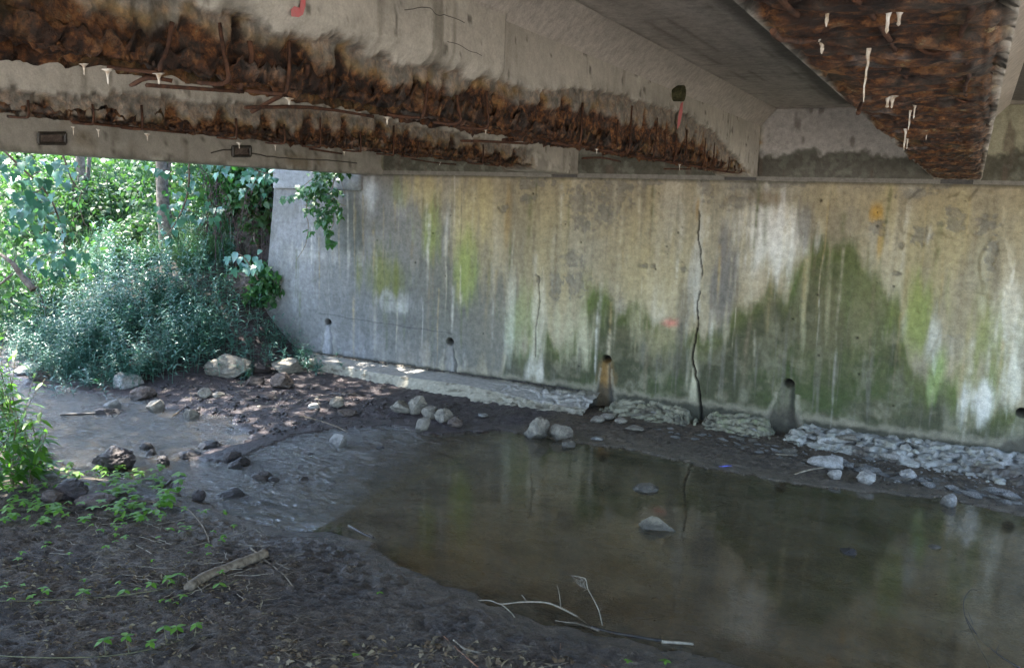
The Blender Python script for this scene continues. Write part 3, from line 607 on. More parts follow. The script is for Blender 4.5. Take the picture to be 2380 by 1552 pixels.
for i, (a_, b_) in enumerate(br):
    yfn = (lambda X_: np.interp(X_, [-3.9, -2.7, -1.6, -1.0, .8, 3.4], [9.62, 9.55, 9.5, 9.35, 9.05, 8.95]))
    V, f, c, r_, n1, n2, TT = footing('f', a_, b_, (.22, .205, .15) if i < 2 else (.30, .29, .26), 640 + i * 7, yfn, lambda X_: .20 + 0 * X_ + .02 * vn(X_ * 2, 0, 0, 6), lambda X_: .95 + 0 * X_)
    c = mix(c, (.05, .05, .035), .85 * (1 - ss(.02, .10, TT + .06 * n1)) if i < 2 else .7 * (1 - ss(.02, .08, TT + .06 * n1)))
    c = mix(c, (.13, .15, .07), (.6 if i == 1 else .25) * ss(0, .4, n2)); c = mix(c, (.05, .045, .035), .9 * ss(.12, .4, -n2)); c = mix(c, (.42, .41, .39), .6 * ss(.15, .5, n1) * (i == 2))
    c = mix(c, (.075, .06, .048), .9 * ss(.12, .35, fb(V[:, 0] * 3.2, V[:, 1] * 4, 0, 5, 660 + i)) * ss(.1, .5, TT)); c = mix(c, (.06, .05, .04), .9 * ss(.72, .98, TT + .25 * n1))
    FOOTV.append(V[(TT > .25) & (TT < .95)]); c = c * (.75 + .5 * (fb(V[:, 0] * 24, V[:, 1] * 24, V[:, 2] * 24, 3, 5) + .5))[:, None]
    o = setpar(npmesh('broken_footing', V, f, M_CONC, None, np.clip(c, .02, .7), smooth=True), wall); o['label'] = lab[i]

# ------------------------------------------------------------------ bridge superstructure
bridge = empty('concrete_bridge', (-2.5, 10.2, ZT), 'old concrete girder bridge seen from below with rusted spalled girders', 'bridge')
ZS = 2.935; ZD = 3.68; Y0 = -.9; Y1 = 10.06
def ladder(pts, fn):
    w = sorted([(float(p[1]), float(p[2])) for p in [at(*d, 'x', fn) for d in pts]]); return [a for a, _ in w], [b for _, b in w]
def girder(name, xl, xr, ztop_right, ztop_left, spall_top, rust_top, yend, label, seed, right_soffit=False, step=.012, zs=ZS, thick=None, ystart=.9, sofd=.03, stirr=.27):
    ya = list(np.arange(Y0, ystart, .15)); t = ystart
    while t < Y1: ya.append(t); t += max(step, step * (t / 4.0) ** .8)
    ya.append(Y1); ya = np.array(ya)
    hw = .56; wd = xr - xl; nz = int(hw / (step * 1.25)); nx_ = int(wd / step)
    arc = [(xr, zs + .012 + (hw) * (1 - i / nz), 1, 0) for i in range(nz)] + [(xr - .012 - (wd - .024) * i / nx_, zs, 0, -1) for i in range(nx_ + 1)] + [(xl, zs + .012 + hw * (i + 1) / nz, -1, 0) for i in range(nz)]
    arc = np.array(arc); na = len(arc)
    Yg = np.repeat(ya, na); Ax = np.tile(arc[:, 0], len(ya)); Az = np.tile(arc[:, 1], len(ya)); Nx = np.tile(arc[:, 2], len(ya)); Nz = np.tile(arc[:, 3], len(ya))
    hz = Az - zs
    top = np.interp(Yg, *spall_top) - zs; rtp = np.interp(Yg, *rust_top) - zs
    n1 = fb(Yg * 3, Az * 3, Ax * 3, 5, seed); n2 = fb(Yg * 11, Az * 11, Ax * 11, 4, seed + 3); n3 = fb(Yg * 32, Az * 32, Ax * 32, 3, seed + 5); nb = np.abs(fb(Yg * 7, Az * 9, Ax * 9, 3, seed + 6))
    ends = ss(yend, yend - .35, Yg)
    edge = top + .05 * n1 + .035 * n2 + .018 * n3
    sp = ss(-.002, .006, edge - hz) * ends; sp = np.where(Nz < 0, ends, sp)
    # stirrup corrosion marks: tongues of rust that climb the web
    ph = (Yg / stirr + .25 * vn(Yg * 1.3, 0, 0, seed)); tri = np.abs(ph - np.round(ph)) * 2
    tong = 1 - ss(.12, .34, tri); hN = .5 + .5 * vn(np.round(ph) * 7.3, 0, 0, seed + 9)
    rz = rtp + .07 * n2 + .05 * fb(Yg * 5, 0, 0, 3, seed + 2) + tong * (top - rtp) * (.1 + .75 * hN)
    rz = rz - .02; rust = ss(-.02, .02, rz - hz) * sp; rust = np.where(Nz < 0, sp, rust)
    depth = sp * (.028 + .014 * (n1 + .7 * n2) + .011 * n3) + rust * (.012 + .016 * n2 + .008 * n3 + .05 * nb) + sp * tong * .016
    depth = np.where(Nz < 0, depth + ends * sofd * (.5 + .9 * n1 + .7 * n2 + .25 * n3), depth)
    if right_soffit:
        s = fb(Yg * 20, Ax * 5 + Yg * 3, 0, 4, seed + 40); depth = np.where(Nz < 0, .018 + .030 * s + .012 * n2, depth)
    depth = np.maximum(depth, -.01)
    cor = np.exp(-np.minimum(np.abs(hz), .5) / .03) * (Nx != 0); # round the corner off where spalled
    ox = -Nx * depth; oz = -Nz * depth + cor * sp * (.025 + .06 * (n1 + n2) + .03 * n3)
    edgex = (Nz < 0) * (np.exp(-(np.abs(Ax - xr)) / .03) - np.exp(-(np.abs(Ax - xl)) / .03)); ox = ox - edgex * sp * (.02 + .018 * n1); oz = oz + np.abs(edgex) * sp * (.03 + .05 * (n1 + n2) + .03 * n3)
    th = np.zeros(len(Yg))
    if thick: th = (Yg < thick[0]) * thick[1] * (Nx > 0) * ss(top - .02, top + .06, hz); ox = ox + th
    V = np.stack([Ax + ox, Yg, Az + oz], 1)
    # colours
    c = np.tile((.46, .43, .38), (len(V), 1)) * (1 + .18 * n1)[:, None]
    c = mix(c, (.36, .34, .30), .7 * ss(0, .5, fb(Yg * 1.2, Az * 2.5, 0, 4, seed + 11)))
    c = mix(c, (.17, .15, .12), .5 * ss(.25, .6, fb(Yg * 7, Az * 2, 0, 4, seed + 12)))
    drt = fb(Yg * 9, Az * 1.2, 0, 5, seed + 21); c = mix(c, (.17, .155, .125), .75 * ss(.08, .5, drt) * ss(-.2, .3, fb(Yg * .8, Az, 0, 3, seed + 22))); c = mix(c, (.10, .09, .075), .8 * ss(.42, .56, fb(Yg * 16, Az * 12, 0, 3, seed + 23)))
    c = mix(c, (.58, .56, .50), .5 * ss(.3, .55, fb(Yg * 4, Az * 6, 0, 4, seed + 24))); c = mix(c, (.13, .12, .10), .55 * np.exp(-np.maximum(hz - edge, 0) / .05) * ss(-.3, .3, n2))
    if xl < -7: c = c * .72; c = mix(c, (.16, .12, .07), .6 * ss(.1, .5, n1))
    ag = np.tile((.30, .28, .24), (len(V), 1)) * (1 + .9 * n3)[:, None] * (1 - .6 * np.exp(-np.maximum(edge - hz, 0) / .007))[:, None]; ag = mix(ag, (.13, .125, .12), .6 * ss(.15, .5, n2)); ag = mix(ag, (.40, .39, .35), .5 * ss(.2, .6, -n2))  # recess shadow under the spall lip darkened into the aggregate colour
    c = c * (1 - sp[:, None]) + ag * sp[:, None]
    c = mix(c, (.34, .22, .07), .8 * sp * (1 - ss(.0, .055, np.abs(rz - hz + .01))) * ss(-.3, .3, n2))
    ru = np.tile((.085, .034, .014), (len(V), 1)); ru = mix(ru, (.022, .014, .011), .95 * ss(-.05, .3, n2)); ru = mix(ru, (.17, .068, .024), .8 * ss(.05, .4, -n2 + .4 * n3)); ru = mix(ru, (.20, .18, .15), .7 * ss(.18, .32, nb)); ru = mix(ru, (.36, .26, .10), .9 * ss(.16, .4, n1 + .5 * n3)); ru = mix(ru, (.36, .33, .27), .55 * ss(.32, .55, fb(Yg * 9, Az * 9, Ax * 9, 3, seed + 77)))
    c = c * (1 - rust[:, None]) + ru * rust[:, None]
    c = mix(c, (.03, .015, .008), .8 * sp * tong * (1 - ss(.0, .25, tri)) * (hz < rz))
    if right_soffit:
        s2 = fb(Yg * 4, Ax * 4, 0, 4, seed + 60); c = mix(c, (.62, .61, .60), (Nz < 0) * .9 * ss(.26, .36, s2) * ss(-.1, .2, n2))
        c = mix(c, (.30, .285, .25), (Nz < 0) * .9 * ss(xr - .085, xr - .05, Ax + .03 * n1 + .02 * n2)); c = mix(c, (.03, .02, .015), (Nz < 0) * .8 * (1 - ss(.0, .012, np.abs(Ax - xr + .045 + .02 * n1))))
        c = mix(c, (.34, .23, .08), (Nz < 0) * .6 * ss(.1, .4, fb(Yg * 5, Ax * 5, 9, 3, seed + 61)) * (1 - ss(xl + .02, xl + .12, Ax)) + (Nz < 0) * .6 * ss(0, .4, n2) * ss(xr - .14, xr - .10, Ax) * (1 - ss(xr - .09, xr - .06, Ax)))
        c = mix(c, (.5, .47, .42), (Nz < 0) * .7 * ss(.25, .5, fb(Yg * 30, Ax * 5, 0, 3, seed + 62)) * ss(5.5, 8, Yg))
    else:
        c = mix(c, (.55, .52, .47), (Nz < 0) * .8 * ss(.3, .5, fb(Yg * 5, Ax * 5, 0, 3, seed + 63)))
    o = npmesh('girder', V, quad_grid(len(ya), na), M_SPALL, {'rust': rust + .5 * (sp - rust)}, np.clip(c, .006, .75), smooth=True)
    setpar(o, bridge); o['label'] = label
    # top flange block above the fine surface is hidden in the deck haunch
    return o, dict(ya=ya, top=spall_top, rust=rust_top)
bigT = ladder([(300, -60), (480, 0), (700, 75), (850, 115), (1000, 150), (1200, 200), (1350, 205), (1500, 228), (1600, 262), (1660, 300), (1700, 350), (1740, 400)], -2.2)
bigR = ladder([(100, -30), (300, 20), (480, 55), (700, 115), (800, 150), (1000, 195), (1250, 222), (1400, 258), (1550, 290), (1650, 345), (1720, 395)], -2.2)
secT = ladder([(0, 205), (300, 218), (600, 240), (900, 275), (1100, 318), (1250, 352), (1290, 390)], -4.4)
secR = ladder([(0, 268), (300, 268), (600, 285), (900, 305), (1100, 345), (1230, 375), (1280, 395)], -4.4)
flat = lambda v: ([-3, 12], [v, v])
g_right, _ = girder('s', -.415, .035, 0, 0, flat(ZS + .02), flat(ZS + .015), 9.9, 'girder above the camera, soffit fully spalled to rust with stalactites', 11, True, .0115, ystart=1.0, sofd=.045)
g_big, _ = girder('s', -2.6, -2.2, 0, 0, bigT, bigR, 9.75, 'long girder with its lower half spalled, dark rusted stirrups showing', 23, False, .0125, thick=(3.93, .05), ystart=1.1, sofd=.05)
g_sec, _ = girder('s', -4.8, -4.4, 0, 0, secT, secR, 8.9, 'second girder toward the open side, rusty lower edge', 37, False, .018, ystart=2.2, sofd=.035, stirr=.42)
g_fas, _ = girder('s', -7.8, -7.4, 0, 0, flat(ZS - .05 + .012), flat(ZS - .06), 3.0, 'outer edge girder beside the daylight, smooth with long cracks', 53, False, .03, zs=2.885, ystart=4.5, sofd=.0)
g_out, _ = girder('s', 1.85, 2.25, 0, 0, flat(ZS + .02), flat(ZS), 9.8, 'girder right of the camera', 61, False, .06, ystart=2, sofd=.02)

# haunches, deck slab, diaphragms
def strip(name, pts, y0, y1, col, seed, step=.03, label=None):
    """sheet extruded along Y through profile points (x,z)"""
    P = [np.array(pts[0])]
    for a, b in zip(pts[:-1], pts[1:]):
        a = np.array(a); b = np.array(b); k = max(1, int(np.linalg.norm(b - a) / step))
        P += [a + (b - a) * (i + 1) / k for i in range(k)]
    P = np.array(P); ny = int((y1 - y0) / .05) + 2; yv = np.linspace(y0, y1, ny)
    V = np.stack([np.tile(P[:, 0], ny), np.repeat(yv, len(P)), np.tile(P[:, 1], ny)], 1)
    n1 = fb(V[:, 0] * 3, V[:, 1] * 1.2, V[:, 2] * 3, 4, seed); n2 = fb(V[:, 0] * 10, V[:, 1] * 2, V[:, 2] * 10, 3, seed + 1)
    V[:, 2] += .002 * n2
    c = np.tile(np.array(col), (len(V), 1)) * (1 + .2 * n1)[:, None] * (1 + .12 * n2)[:, None]
    o = npmesh(name, V, quad_grid(ny, len(P)), M_CONC, None, np.clip(c, .02, .7), smooth=False); setpar(o, bridge)
    if label: o['label'] = label
    return o
gird = [(-7.8, -7.4), (-4.8, -4.4), (-2.6, -2.2), (-.415, .035), (1.85, 2.25)]
zh = 3.495
for i, (a, b) in enumerate(gird):
    pk = (.47, .43, .395)
    if i == 2:
        strip('haunch', [(b + .0, zh), (b + .17, ZD - .002)], 3.93, 9.99, pk, 70 + i)
        strip('haunch', [(b + .048, zh - .01), (b + .052, zh + .02), (b + .22, ZD - .002)], Y0, 3.93, pk, 80 + i)
        v, f = box(b - .01, b + .17, 3.90, 3.93, zh - .4, ZD); 
    elif i < 4: strip('haunch', [(b, zh), (b + .17, ZD - .002)], Y0, 9.99, pk, 70 + i)
    if i > 0: strip('haunch', [(a - .17, ZD - .002), (a, zh)], Y0, 9.99, pk, 75 + i)
def deck():
    xa, xb = -8.0, 2.4; nx_ = int((xb - xa) / .035); ny = 260; X_, Y_ = np.meshgrid(np.linspace(xa, xb, nx_), np.linspace(Y0, 10.6, ny), indexing='ij'); X_ = X_.ravel(); Y_ = Y_.ravel()
    bw = .155; k = X_ / bw; fr = np.abs(k - np.round(k)) * bw; seam = 1 - ss(.006, .022, fr)
    brd = vn(np.floor(k + .5) * 5.1, 0, 0, 9)
    Z_ = np.full(X_.shape, ZD) + .003 * brd - .004 * seam * -1
    n1 = fb(X_ * 5, Y_ * .9, 0, 5, 91)
    c = np.tile((.48, .44, .41), (len(X_), 1)) * (1 + .12 * brd + .22 * n1)[:, None]
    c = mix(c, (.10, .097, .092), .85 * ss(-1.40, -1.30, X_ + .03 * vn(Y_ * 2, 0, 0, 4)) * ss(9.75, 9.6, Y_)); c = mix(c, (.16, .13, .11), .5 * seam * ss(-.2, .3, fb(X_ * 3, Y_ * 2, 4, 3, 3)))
    c = mix(c, (.14, .13, .12), .45 * ss(.15, .6, fb(X_ * 2.2, Y_ * 6, 0, 4, 93)))
    o = npmesh('deck_slab', np.stack([X_, Y_, Z_], 1), quad_grid(nx_, ny), M_CONC, None, np.clip(c, .02, .7), smooth=False); setpar(o, bridge)
    v, f = box(-8.0, 2.4, Y0, 14, ZD + .012, ZD + .26); setpar(npmesh('road_slab', v, f, M_CONC, None, np.tile((.25, .25, .24), (8, 1))), bridge)
    v, f = box(-8.0, -7.78, Y0, 14, 3.3, ZD + .5); setpar(npmesh('parapet', v, f, M_CONC, None, np.tile((.28, .28, .27), (8, 1))), bridge)
deck()
def diaphragm(xa, xb, y, zb, zt, seed, pal, label):
    nx_ = int((xb - xa) / .014); nz_ = int((zt - zb) / .014); X_, T_ = np.meshgrid(np.linspace(xa, xb, nx_), np.linspace(0, 1, nz_), indexing='ij'); X_ = X_.ravel(); T_ = T_.ravel()
    Z_ = zb + (zt - zb) * T_; n1 = fb(X_ * 3, Z_ * 3, 0, 5, seed); n2 = fb(X_ * 13, Z_ * 13, 0, 4, seed + 1)
    e = np.minimum(X_ - xa, xb - X_); Y_ = y - .008 * n1 - .003 * n2 + .03 * (1 - ss(0, .05, Z_ - zb)) + .02 * (1 - ss(0, .03, e)) + .015 * (1 - ss(0, .03, zt - Z_))
    wetl = ss(.02, -.05, Z_ - (zb + .28 + .10 * n1 + .06 * n2))
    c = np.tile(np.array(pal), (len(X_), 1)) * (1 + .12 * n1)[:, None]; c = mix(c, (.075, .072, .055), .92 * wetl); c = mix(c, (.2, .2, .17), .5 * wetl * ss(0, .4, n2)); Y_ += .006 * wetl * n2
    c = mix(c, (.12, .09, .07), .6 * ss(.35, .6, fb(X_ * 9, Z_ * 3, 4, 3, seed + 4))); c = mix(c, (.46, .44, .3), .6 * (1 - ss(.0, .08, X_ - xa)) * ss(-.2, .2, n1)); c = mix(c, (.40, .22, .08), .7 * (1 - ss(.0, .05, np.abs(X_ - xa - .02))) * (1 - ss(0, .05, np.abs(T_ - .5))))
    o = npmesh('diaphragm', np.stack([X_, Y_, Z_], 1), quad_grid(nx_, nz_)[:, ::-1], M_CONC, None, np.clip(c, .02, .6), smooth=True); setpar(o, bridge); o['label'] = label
    v, f = box(xa, xb, y + .045, y + .4, ZT + .0015, zt); setpar(npmesh('diaphragm_core', v, f, M_CONC, None, np.tile((.2, .19, .17), (8, 1))), bridge)
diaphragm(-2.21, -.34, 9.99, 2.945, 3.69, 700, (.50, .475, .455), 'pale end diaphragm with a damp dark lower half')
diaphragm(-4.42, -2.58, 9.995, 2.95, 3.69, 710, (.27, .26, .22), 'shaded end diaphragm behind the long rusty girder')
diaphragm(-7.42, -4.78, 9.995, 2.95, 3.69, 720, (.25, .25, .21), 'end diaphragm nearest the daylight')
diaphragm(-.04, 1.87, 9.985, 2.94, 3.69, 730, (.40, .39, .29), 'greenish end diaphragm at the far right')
v, f = box(-4.42, -4.2, 9.2, 9.98, 2.97, ZD); 
# thin rubber-like bearing line under girders
for a, b in gird: v, f = box(a + .02, b - .02, YW + .03, YW + .4, ZT + .002, ZS + .05); setpar(npmesh('bearing_pad', v, f, M_DARKST), bridge)

# exposed reinforcement, each bar a sub-part of its girder
def rebar(girder_o, pts, r, name='rebar', k=6, mat=M_RUST):
    V, Fc = tube(smoothpath(pts, 3) if len(pts) > 2 else np.array(pts), r, k)
    V = V + .0025 * np.stack([vn(V[:, 0] * 60, V[:, 1] * 60, V[:, 2] * 60, s) for s in (1, 2, 3)], 1)
    o = npmesh(name, V, Fc, mat, smooth=True); o.parent = girder_o; o.location = -Vector(girder_o.parent.location) - Vector(girder_o.location) * 0
    o.matrix_parent_inverse = Matrix.Identity(4); o.location = (0, 0, 0)
    return o
rr = random.Random(3)
y = 1.35
while y < 9.4:
    t = np.interp(y, *bigT); h = max(.06, (t - ZS) * rr.uniform(.55, .95)); l_ = rr.uniform(-.05, .05)
    if rr.random() < .7: rebar(g_big, [(-2.226, y + l_, ZS + h), (-2.222, y + l_ * .5, ZS + h * .5), (-2.222, y, ZS + .04), (-2.25, y, ZS + .016), (-2.40, y - l_, ZS + .03)], rr.uniform(.005, .008))
    y += .27 + rr.uniform(-.05, .06)
y = 2.9
while y < 8.3:
    t = np.interp(y, *secT); h = max(.05, (t - ZS) * rr.uniform(.5, .9))
    if rr.random() < .8: rebar(g_sec, [(-4.422, y, ZS + h), (-4.418, y, ZS + .03), (-4.45, y, ZS + .01), (-4.6, y, ZS + .02)], .007)
    y += .42 + rr.uniform(-.1, .1)
for k, (xo, ya_, yb_) in enumerate([(-2.30, 1.9, 2.6), (-2.50, 2.5, 3.4), (-2.56, 4.2, 5.2), (-2.57, 5.9, 7.0), (-2.5, 7.6, 8.6)]):
    pts = [(xo + rr.uniform(-.01, .01), yy_, ZS + .010 + rr.uniform(-.014, .014)) for yy_ in np.arange(ya_, yb_, .4)]; pts[0] = (pts[0][0], pts[0][1], ZS - .02); rebar(g_big, pts, .008)
for k, (xo, ya_, yb_) in enumerate([(-4.5, 3.2, 4.2), (-4.7, 5.4, 6.2), (-4.76, 6.9, 8.0)]):
    pts = [(xo, yy_, ZS + .01 + rr.uniform(-.012, .012)) for yy_ in np.arange(ya_, yb_, .4)]; rebar(g_sec, pts, .008)
for k, (xo, ya_, yb_) in enumerate([(-.33, 1.2, 2.0), (-.30, 2.2, 4.2), (-.05, 1.2, 3.3), (-.20, 1.6, 3.0), (-.24, 3.6, 6.0), (-.1, 4.2, 7.0), (-.34, 5.2, 8.0), (-.02, 6.5, 9.0)]):
    pts = [(xo + rr.uniform(-.012, .012), yy_, ZS + .022 + rr.uniform(-.010, .010)) for yy_ in np.arange(ya_, yb_, .2)]; rebar(g_right, pts, .006)
for k, yy_ in enumerate(np.arange(1.5, 9.3, .55)):
    yy_ += rr.uniform(-.15, .15); a_, b_ = sorted((rr.uniform(-.36, 0), rr.uniform(-.36, 0))); rebar(g_right, [(a_, yy_, ZS + .03), ((a_ + b_) / 2, yy_ + .03, ZS + .012), (b_, yy_ + .01, ZS + .03)], .0045, k=5)
# bars that have sprung loose
p1 = at(585, 258, 'z', ZS - .10); p2 = at(700, 190, 'x', -2.25)
rebar(g_big, [at(585, 260, 'x', -2.62), at(650, 222, 'x', -2.45), at(705, 188, 'x', -2.27), at(715, 150, 'x', -2.215)], .009)
rebar(g_big, [at(555, 212, 'x', -2.5), at(583, 150, 'x', -2.24), at(580, 95, 'x', -2.215)], .010)
rebar(g_big, [at(305, 198, 'x', -2.62), at(345, 180, 'x', -2.5), at(400, 188, 'x', -2.45)], .008)
rebar(g_big, [at(1170, 325, 'x', -2.62), at(1260, 322, 'x', -2.58), at(1370, 330, 'x', -2.5)], .013)
rebar(g_big, [at(1400, 358, 'x', -2.62), at(1450, 345, 'x', -2.5), at(1530, 328, 'x', -2.3)], .013)
rebar(g_right, [at(1797, 73, 'z', ZS - .05), at(1815, 90, 'z', ZS - .02), at(1870, 96, 'z', ZS + .01), at(1900, 92, 'z', ZS + .02)], .006)
rebar(g_right, [at(2000, 240, 'z', ZS - .02), at(1994, 262, 'z', ZS - .08)], .006)
# lime stalactites
def stalactite(g_o, top, L, r, seed=0, blobby=False):
    rg = np.random.default_rng(seed); n_ = 9; t = np.linspace(0, 1, n_)
    P = np.array(top)[None] + np.stack([.01 * L * 0 * t, 0 * t, -L * t], 1); P[:, :2] += rg.normal(size=(n_, 2)) * L * .008; r = r * rg.uniform(.55, 1.0)
    rad = r * (1.0 - .45 * t) + (r * 3.5 * np.exp(-t * 9)) + np.abs(rg.normal(size=n_)) * r * .25; rad[-1] = r * .25
    V, Fc = tube(P, rad, 8); o = npmesh('stalactite', V, Fc, M_LIME, smooth=True); o.parent = g_o; o.location = (0, 0, 0); return o
for i, (d, dl, r) in enumerate([((2021, 92), 112, .0035), ((1924, 18), 26, .004), ((2066, 18), 38, .0045), ((2092, 20), 22, .004), ((2117, 248), 40, .004), ((2127, 240), 24, .003), ((2106, 292), 44, .004), ((2064, 222), 18, .006), ((2075, 222), 18, .006), ((2110, 318), 20, .004), ((2155, 300), 18, .003), ((1912, 95), 16, .004)]):
    T = at(*d, 'z', ZS + .025); dist = np.linalg.norm(T - C0); stalactite(g_right, T, dl / 2.324 / 862 * dist * 1.02 + .01, r, i)
rb = random.Random(11)
for i, dd in enumerate([(195, 152), (250, 165), (440, 170), (672, 232), (900, 275), (1165, 305), (1445, 350), (1580, 385)]):
    T = at(dd[0], dd[1] - 4, 'z', ZS + .012); 
    if T[0] < -2.62 or T[0] > -2.2: T[0] = min(-2.24, max(-2.58, T[0]))
    T[2] = ZS + .012; dist = np.linalg.norm(T - C0)
    if T[1] < 9.6: stalactite(g_big, T, rb.uniform(.02, .045) * (1 + (dist > 5) * .4), rb.uniform(.003, .006), 40 + i)
for i, dd in enumerate([(15, 300), (95, 305), (260, 315), (640, 340), (800, 355), (985, 380), (530, 335)]):
    T = at(dd[0], dd[1] - 4, 'z', ZS + .012); T[0] = min(-4.46, max(-4.76, T[0])); T[2] = ZS + .01; stalactite(g_sec, T, rb.uniform(.03, .05), .005, 70 + i)
# rectangular tie frames standing on the inner face of the outer girder
for d, w_, h_ in [((118, 321), 62, 24), ((559, 351), 40, 22)]:
    P = [at(d[0] + sx * w_ / 2, d[1] + sy * h_ / 2, 'x', -7.39) for sx, sy in ((-1, -1), (1, -1), (1, 1), (-1, 1), (-1, -1))]
    for q in P: q[0] = -7.37
    vv = []
    for a_, b_ in zip(P[:-1], P[1:]): vv.append(tube([a_, b_], .016, 6))
    V, Fc = join(vv); o = npmesh('steel_frame', V, Fc, M_DARKST); o.parent = g_fas
    o['label'] = 'dark rectangular steel frame on the inner face'
    ctr = (P[0] + P[2]) / 2; yy0, yy1 = sorted((P[0][1], P[1][1])); zz0, zz1 = sorted((P[0][2], P[3][2]))
    v, f = box(-7.402, -7.392, yy0, yy1, zz0, zz1); o2 = npmesh('pocket_back', v, f, M_ROCKB); o2.parent = g_fas
# long cracks on the outer girder's inner face, as thin recessed-looking dark fillets
def thin_crack(g_o, pts, xplane, w=.006):
    P = [at(*d, 'x', xplane) for d in pts]; P = smoothpath(P, 4); P[:, 2] += .006 * vn(P[:, 1] * 25, 0, 0, 5); V, Fc = tube(P, w, 4); V[:, 0] = xplane + (V[:, 0] - xplane) * .25
    o = npmesh('crack', V, Fc, M_DARKST); o.parent = g_o; return o
thin_crack(g_fas, [(490, 355), (530, 347), (560, 352), (620, 362), (680, 368), (760, 372), (830, 378)], -7.398, .007)
thin_crack(g_big, [(940, 22), (960, 18), (1000, 20), (1015, 32), (1050, 38), (1080, 52)], -2.149, .0018)
thin_crack(g_big, [(1040, 95), (1060, 100), (1090, 115), (1120, 128)], -2.149, .0016)
# drain stub full of moss and the old nailed board on the soffit
p = at(1575, 216, 'x', -2.17); V, Fc = tube([p + np.array([-.06, 0, .0]), p + np.array([.05, 0, -.004])], .062, 16)
o = npmesh('drain_pipe', V, Fc, mat_plain('mossy_pipe', (.03, .03, .012), (.10, .095, .045), 40, .9, .01, 1)); setpar(o, bridge); o['label'] = 'round drain stub packed with dark moss'
a_ = at(1225, 38, 'z', ZD - .01); b_ = at(1262, 8, 'z', ZD - .01); V, Fc = tube([a_, (a_ + b_) / 2, b_], [.022, .026, .02], 4); o = npmesh('wood_scrap', V, Fc, M_STICK); setpar(o, bridge); o['label'] = 'brown scrap of formwork board stuck to the deck soffit'
# pink spray marks
def patch(parent, pts, ax, val, mat, name, off):
    P = np.array([at(*d, ax, val) for d in pts]); i = 'xyz'.index(ax); P[:, i] += off
    c_ = P.mean(0); V = np.vstack([c_, P]); n_ = len(P); o = npmesh(name, V, np.array([[0, 1 + k, 1 + (k + 1) % n_] for k in range(n_)]), mat); o.parent = parent; return o
M_PINK = mat_plain('pink_paint', (.62, .14, .15), (.5, .2, .2), 40, .7, .001, .2)
patch(g_big, [(700, -12), (711, -10), (710, 14), (704, 34), (694, 40), (677, 38), (676, 22), (684, 14), (697, 18)], 'x', -2.145, M_PINK, 'paint_mark', 0)
patch(g_big, [(1582, 240), (1588, 236), (1586, 262), (1580, 290), (1574, 300), (1576, 272)], 'x', -2.197, M_PINK, 'paint_mark', 0)

# ------------------------------------------------------------------ rocks
def ico(sub):
    import bmesh
    bm = bmesh.new(); bmesh.ops.create_icosphere(bm, subdivisions=sub, radius=1); V = np.array([v.co[:] for v in bm.verts]); Fc = np.array([[v.index for v in f.verts] for f in bm.faces]); bm.free(); return V, Fc
ICO4 = ico(5); ICO3 = ico(3); ICO2 = ico(2)
def rock_shape(sx, sy, sz, seed, ang=.6, sub=None, rough_=.06):
    V, Fc = (ICO4 if sub is None else sub); V = V.copy(); r = np.random.default_rng(seed)
    for i in range(int(5 + 9 * ang)):
        nrm = r.normal(size=3); nrm /= np.linalg.norm(nrm); d = r.uniform(.52, .9) if ang > .3 else r.uniform(.8, .97)
        q = V @ nrm - d; V = V - np.maximum(q, 0)[:, None] * nrm
    n_ = fb(V[:, 0] * 2 + seed, V[:, 1] * 2, V[:, 2] * 2, 5, seed); n2_ = fb(V[:, 0] * 7 + seed, V[:, 1] * 7, V[:, 2] * 7, 3, seed)
    V = V * (1 + rough_ * 2 * n_ + rough_ * 1.1 * n2_)[:, None]
    V -= (V.max(0) + V.min(0)) / 2; V /= (V.max(0) - V.min(0)); V *= np.array([sx, sy, sz])
    return V, Fc
def mpp(p): return np.linalg.norm(np.asarray(p) - C0) / 862 / 2.324
def place_rock(d, w, h, mat, label, seed, ang=.6, tilt=0, name='rock', sub=None, rough_=.06, cat='rock', group=None, dep=.75, sink=.22, yaw=None):
    p = gat(*d); k = mpp(p); w = w * (.82 if d[1] > 900 and d[0] < 900 else 1); W_ = w * k; H_ = h * k * 1.0 + W_ * .06
    V, Fc = rock_shape(W_, W_ * dep, H_, seed, ang, sub, rough_)
    view = math.atan2(p[1], p[0]) - math.pi / 2 + (yaw or 0)
    V = V @ (rotz(np.array(view)) @ roty(np.array(tilt))).T
    V[:, 2] -= V[:, 2].min() + H_ * sink
    o = npmesh(name, V, Fc, mat, smooth=True); o.location = (p[0], p[1] + W_ * dep * .3, gz(np.array(p[0]), np.array(p[1])) if gz(np.array(p[0]), np.array(p[1])) > 0 else -.02)
    return setp(o, label, cat, group)
P_, W_R, D_, B_ = M_ROCKP, M_ROCKW, M_ROCKD, M_ROCKB
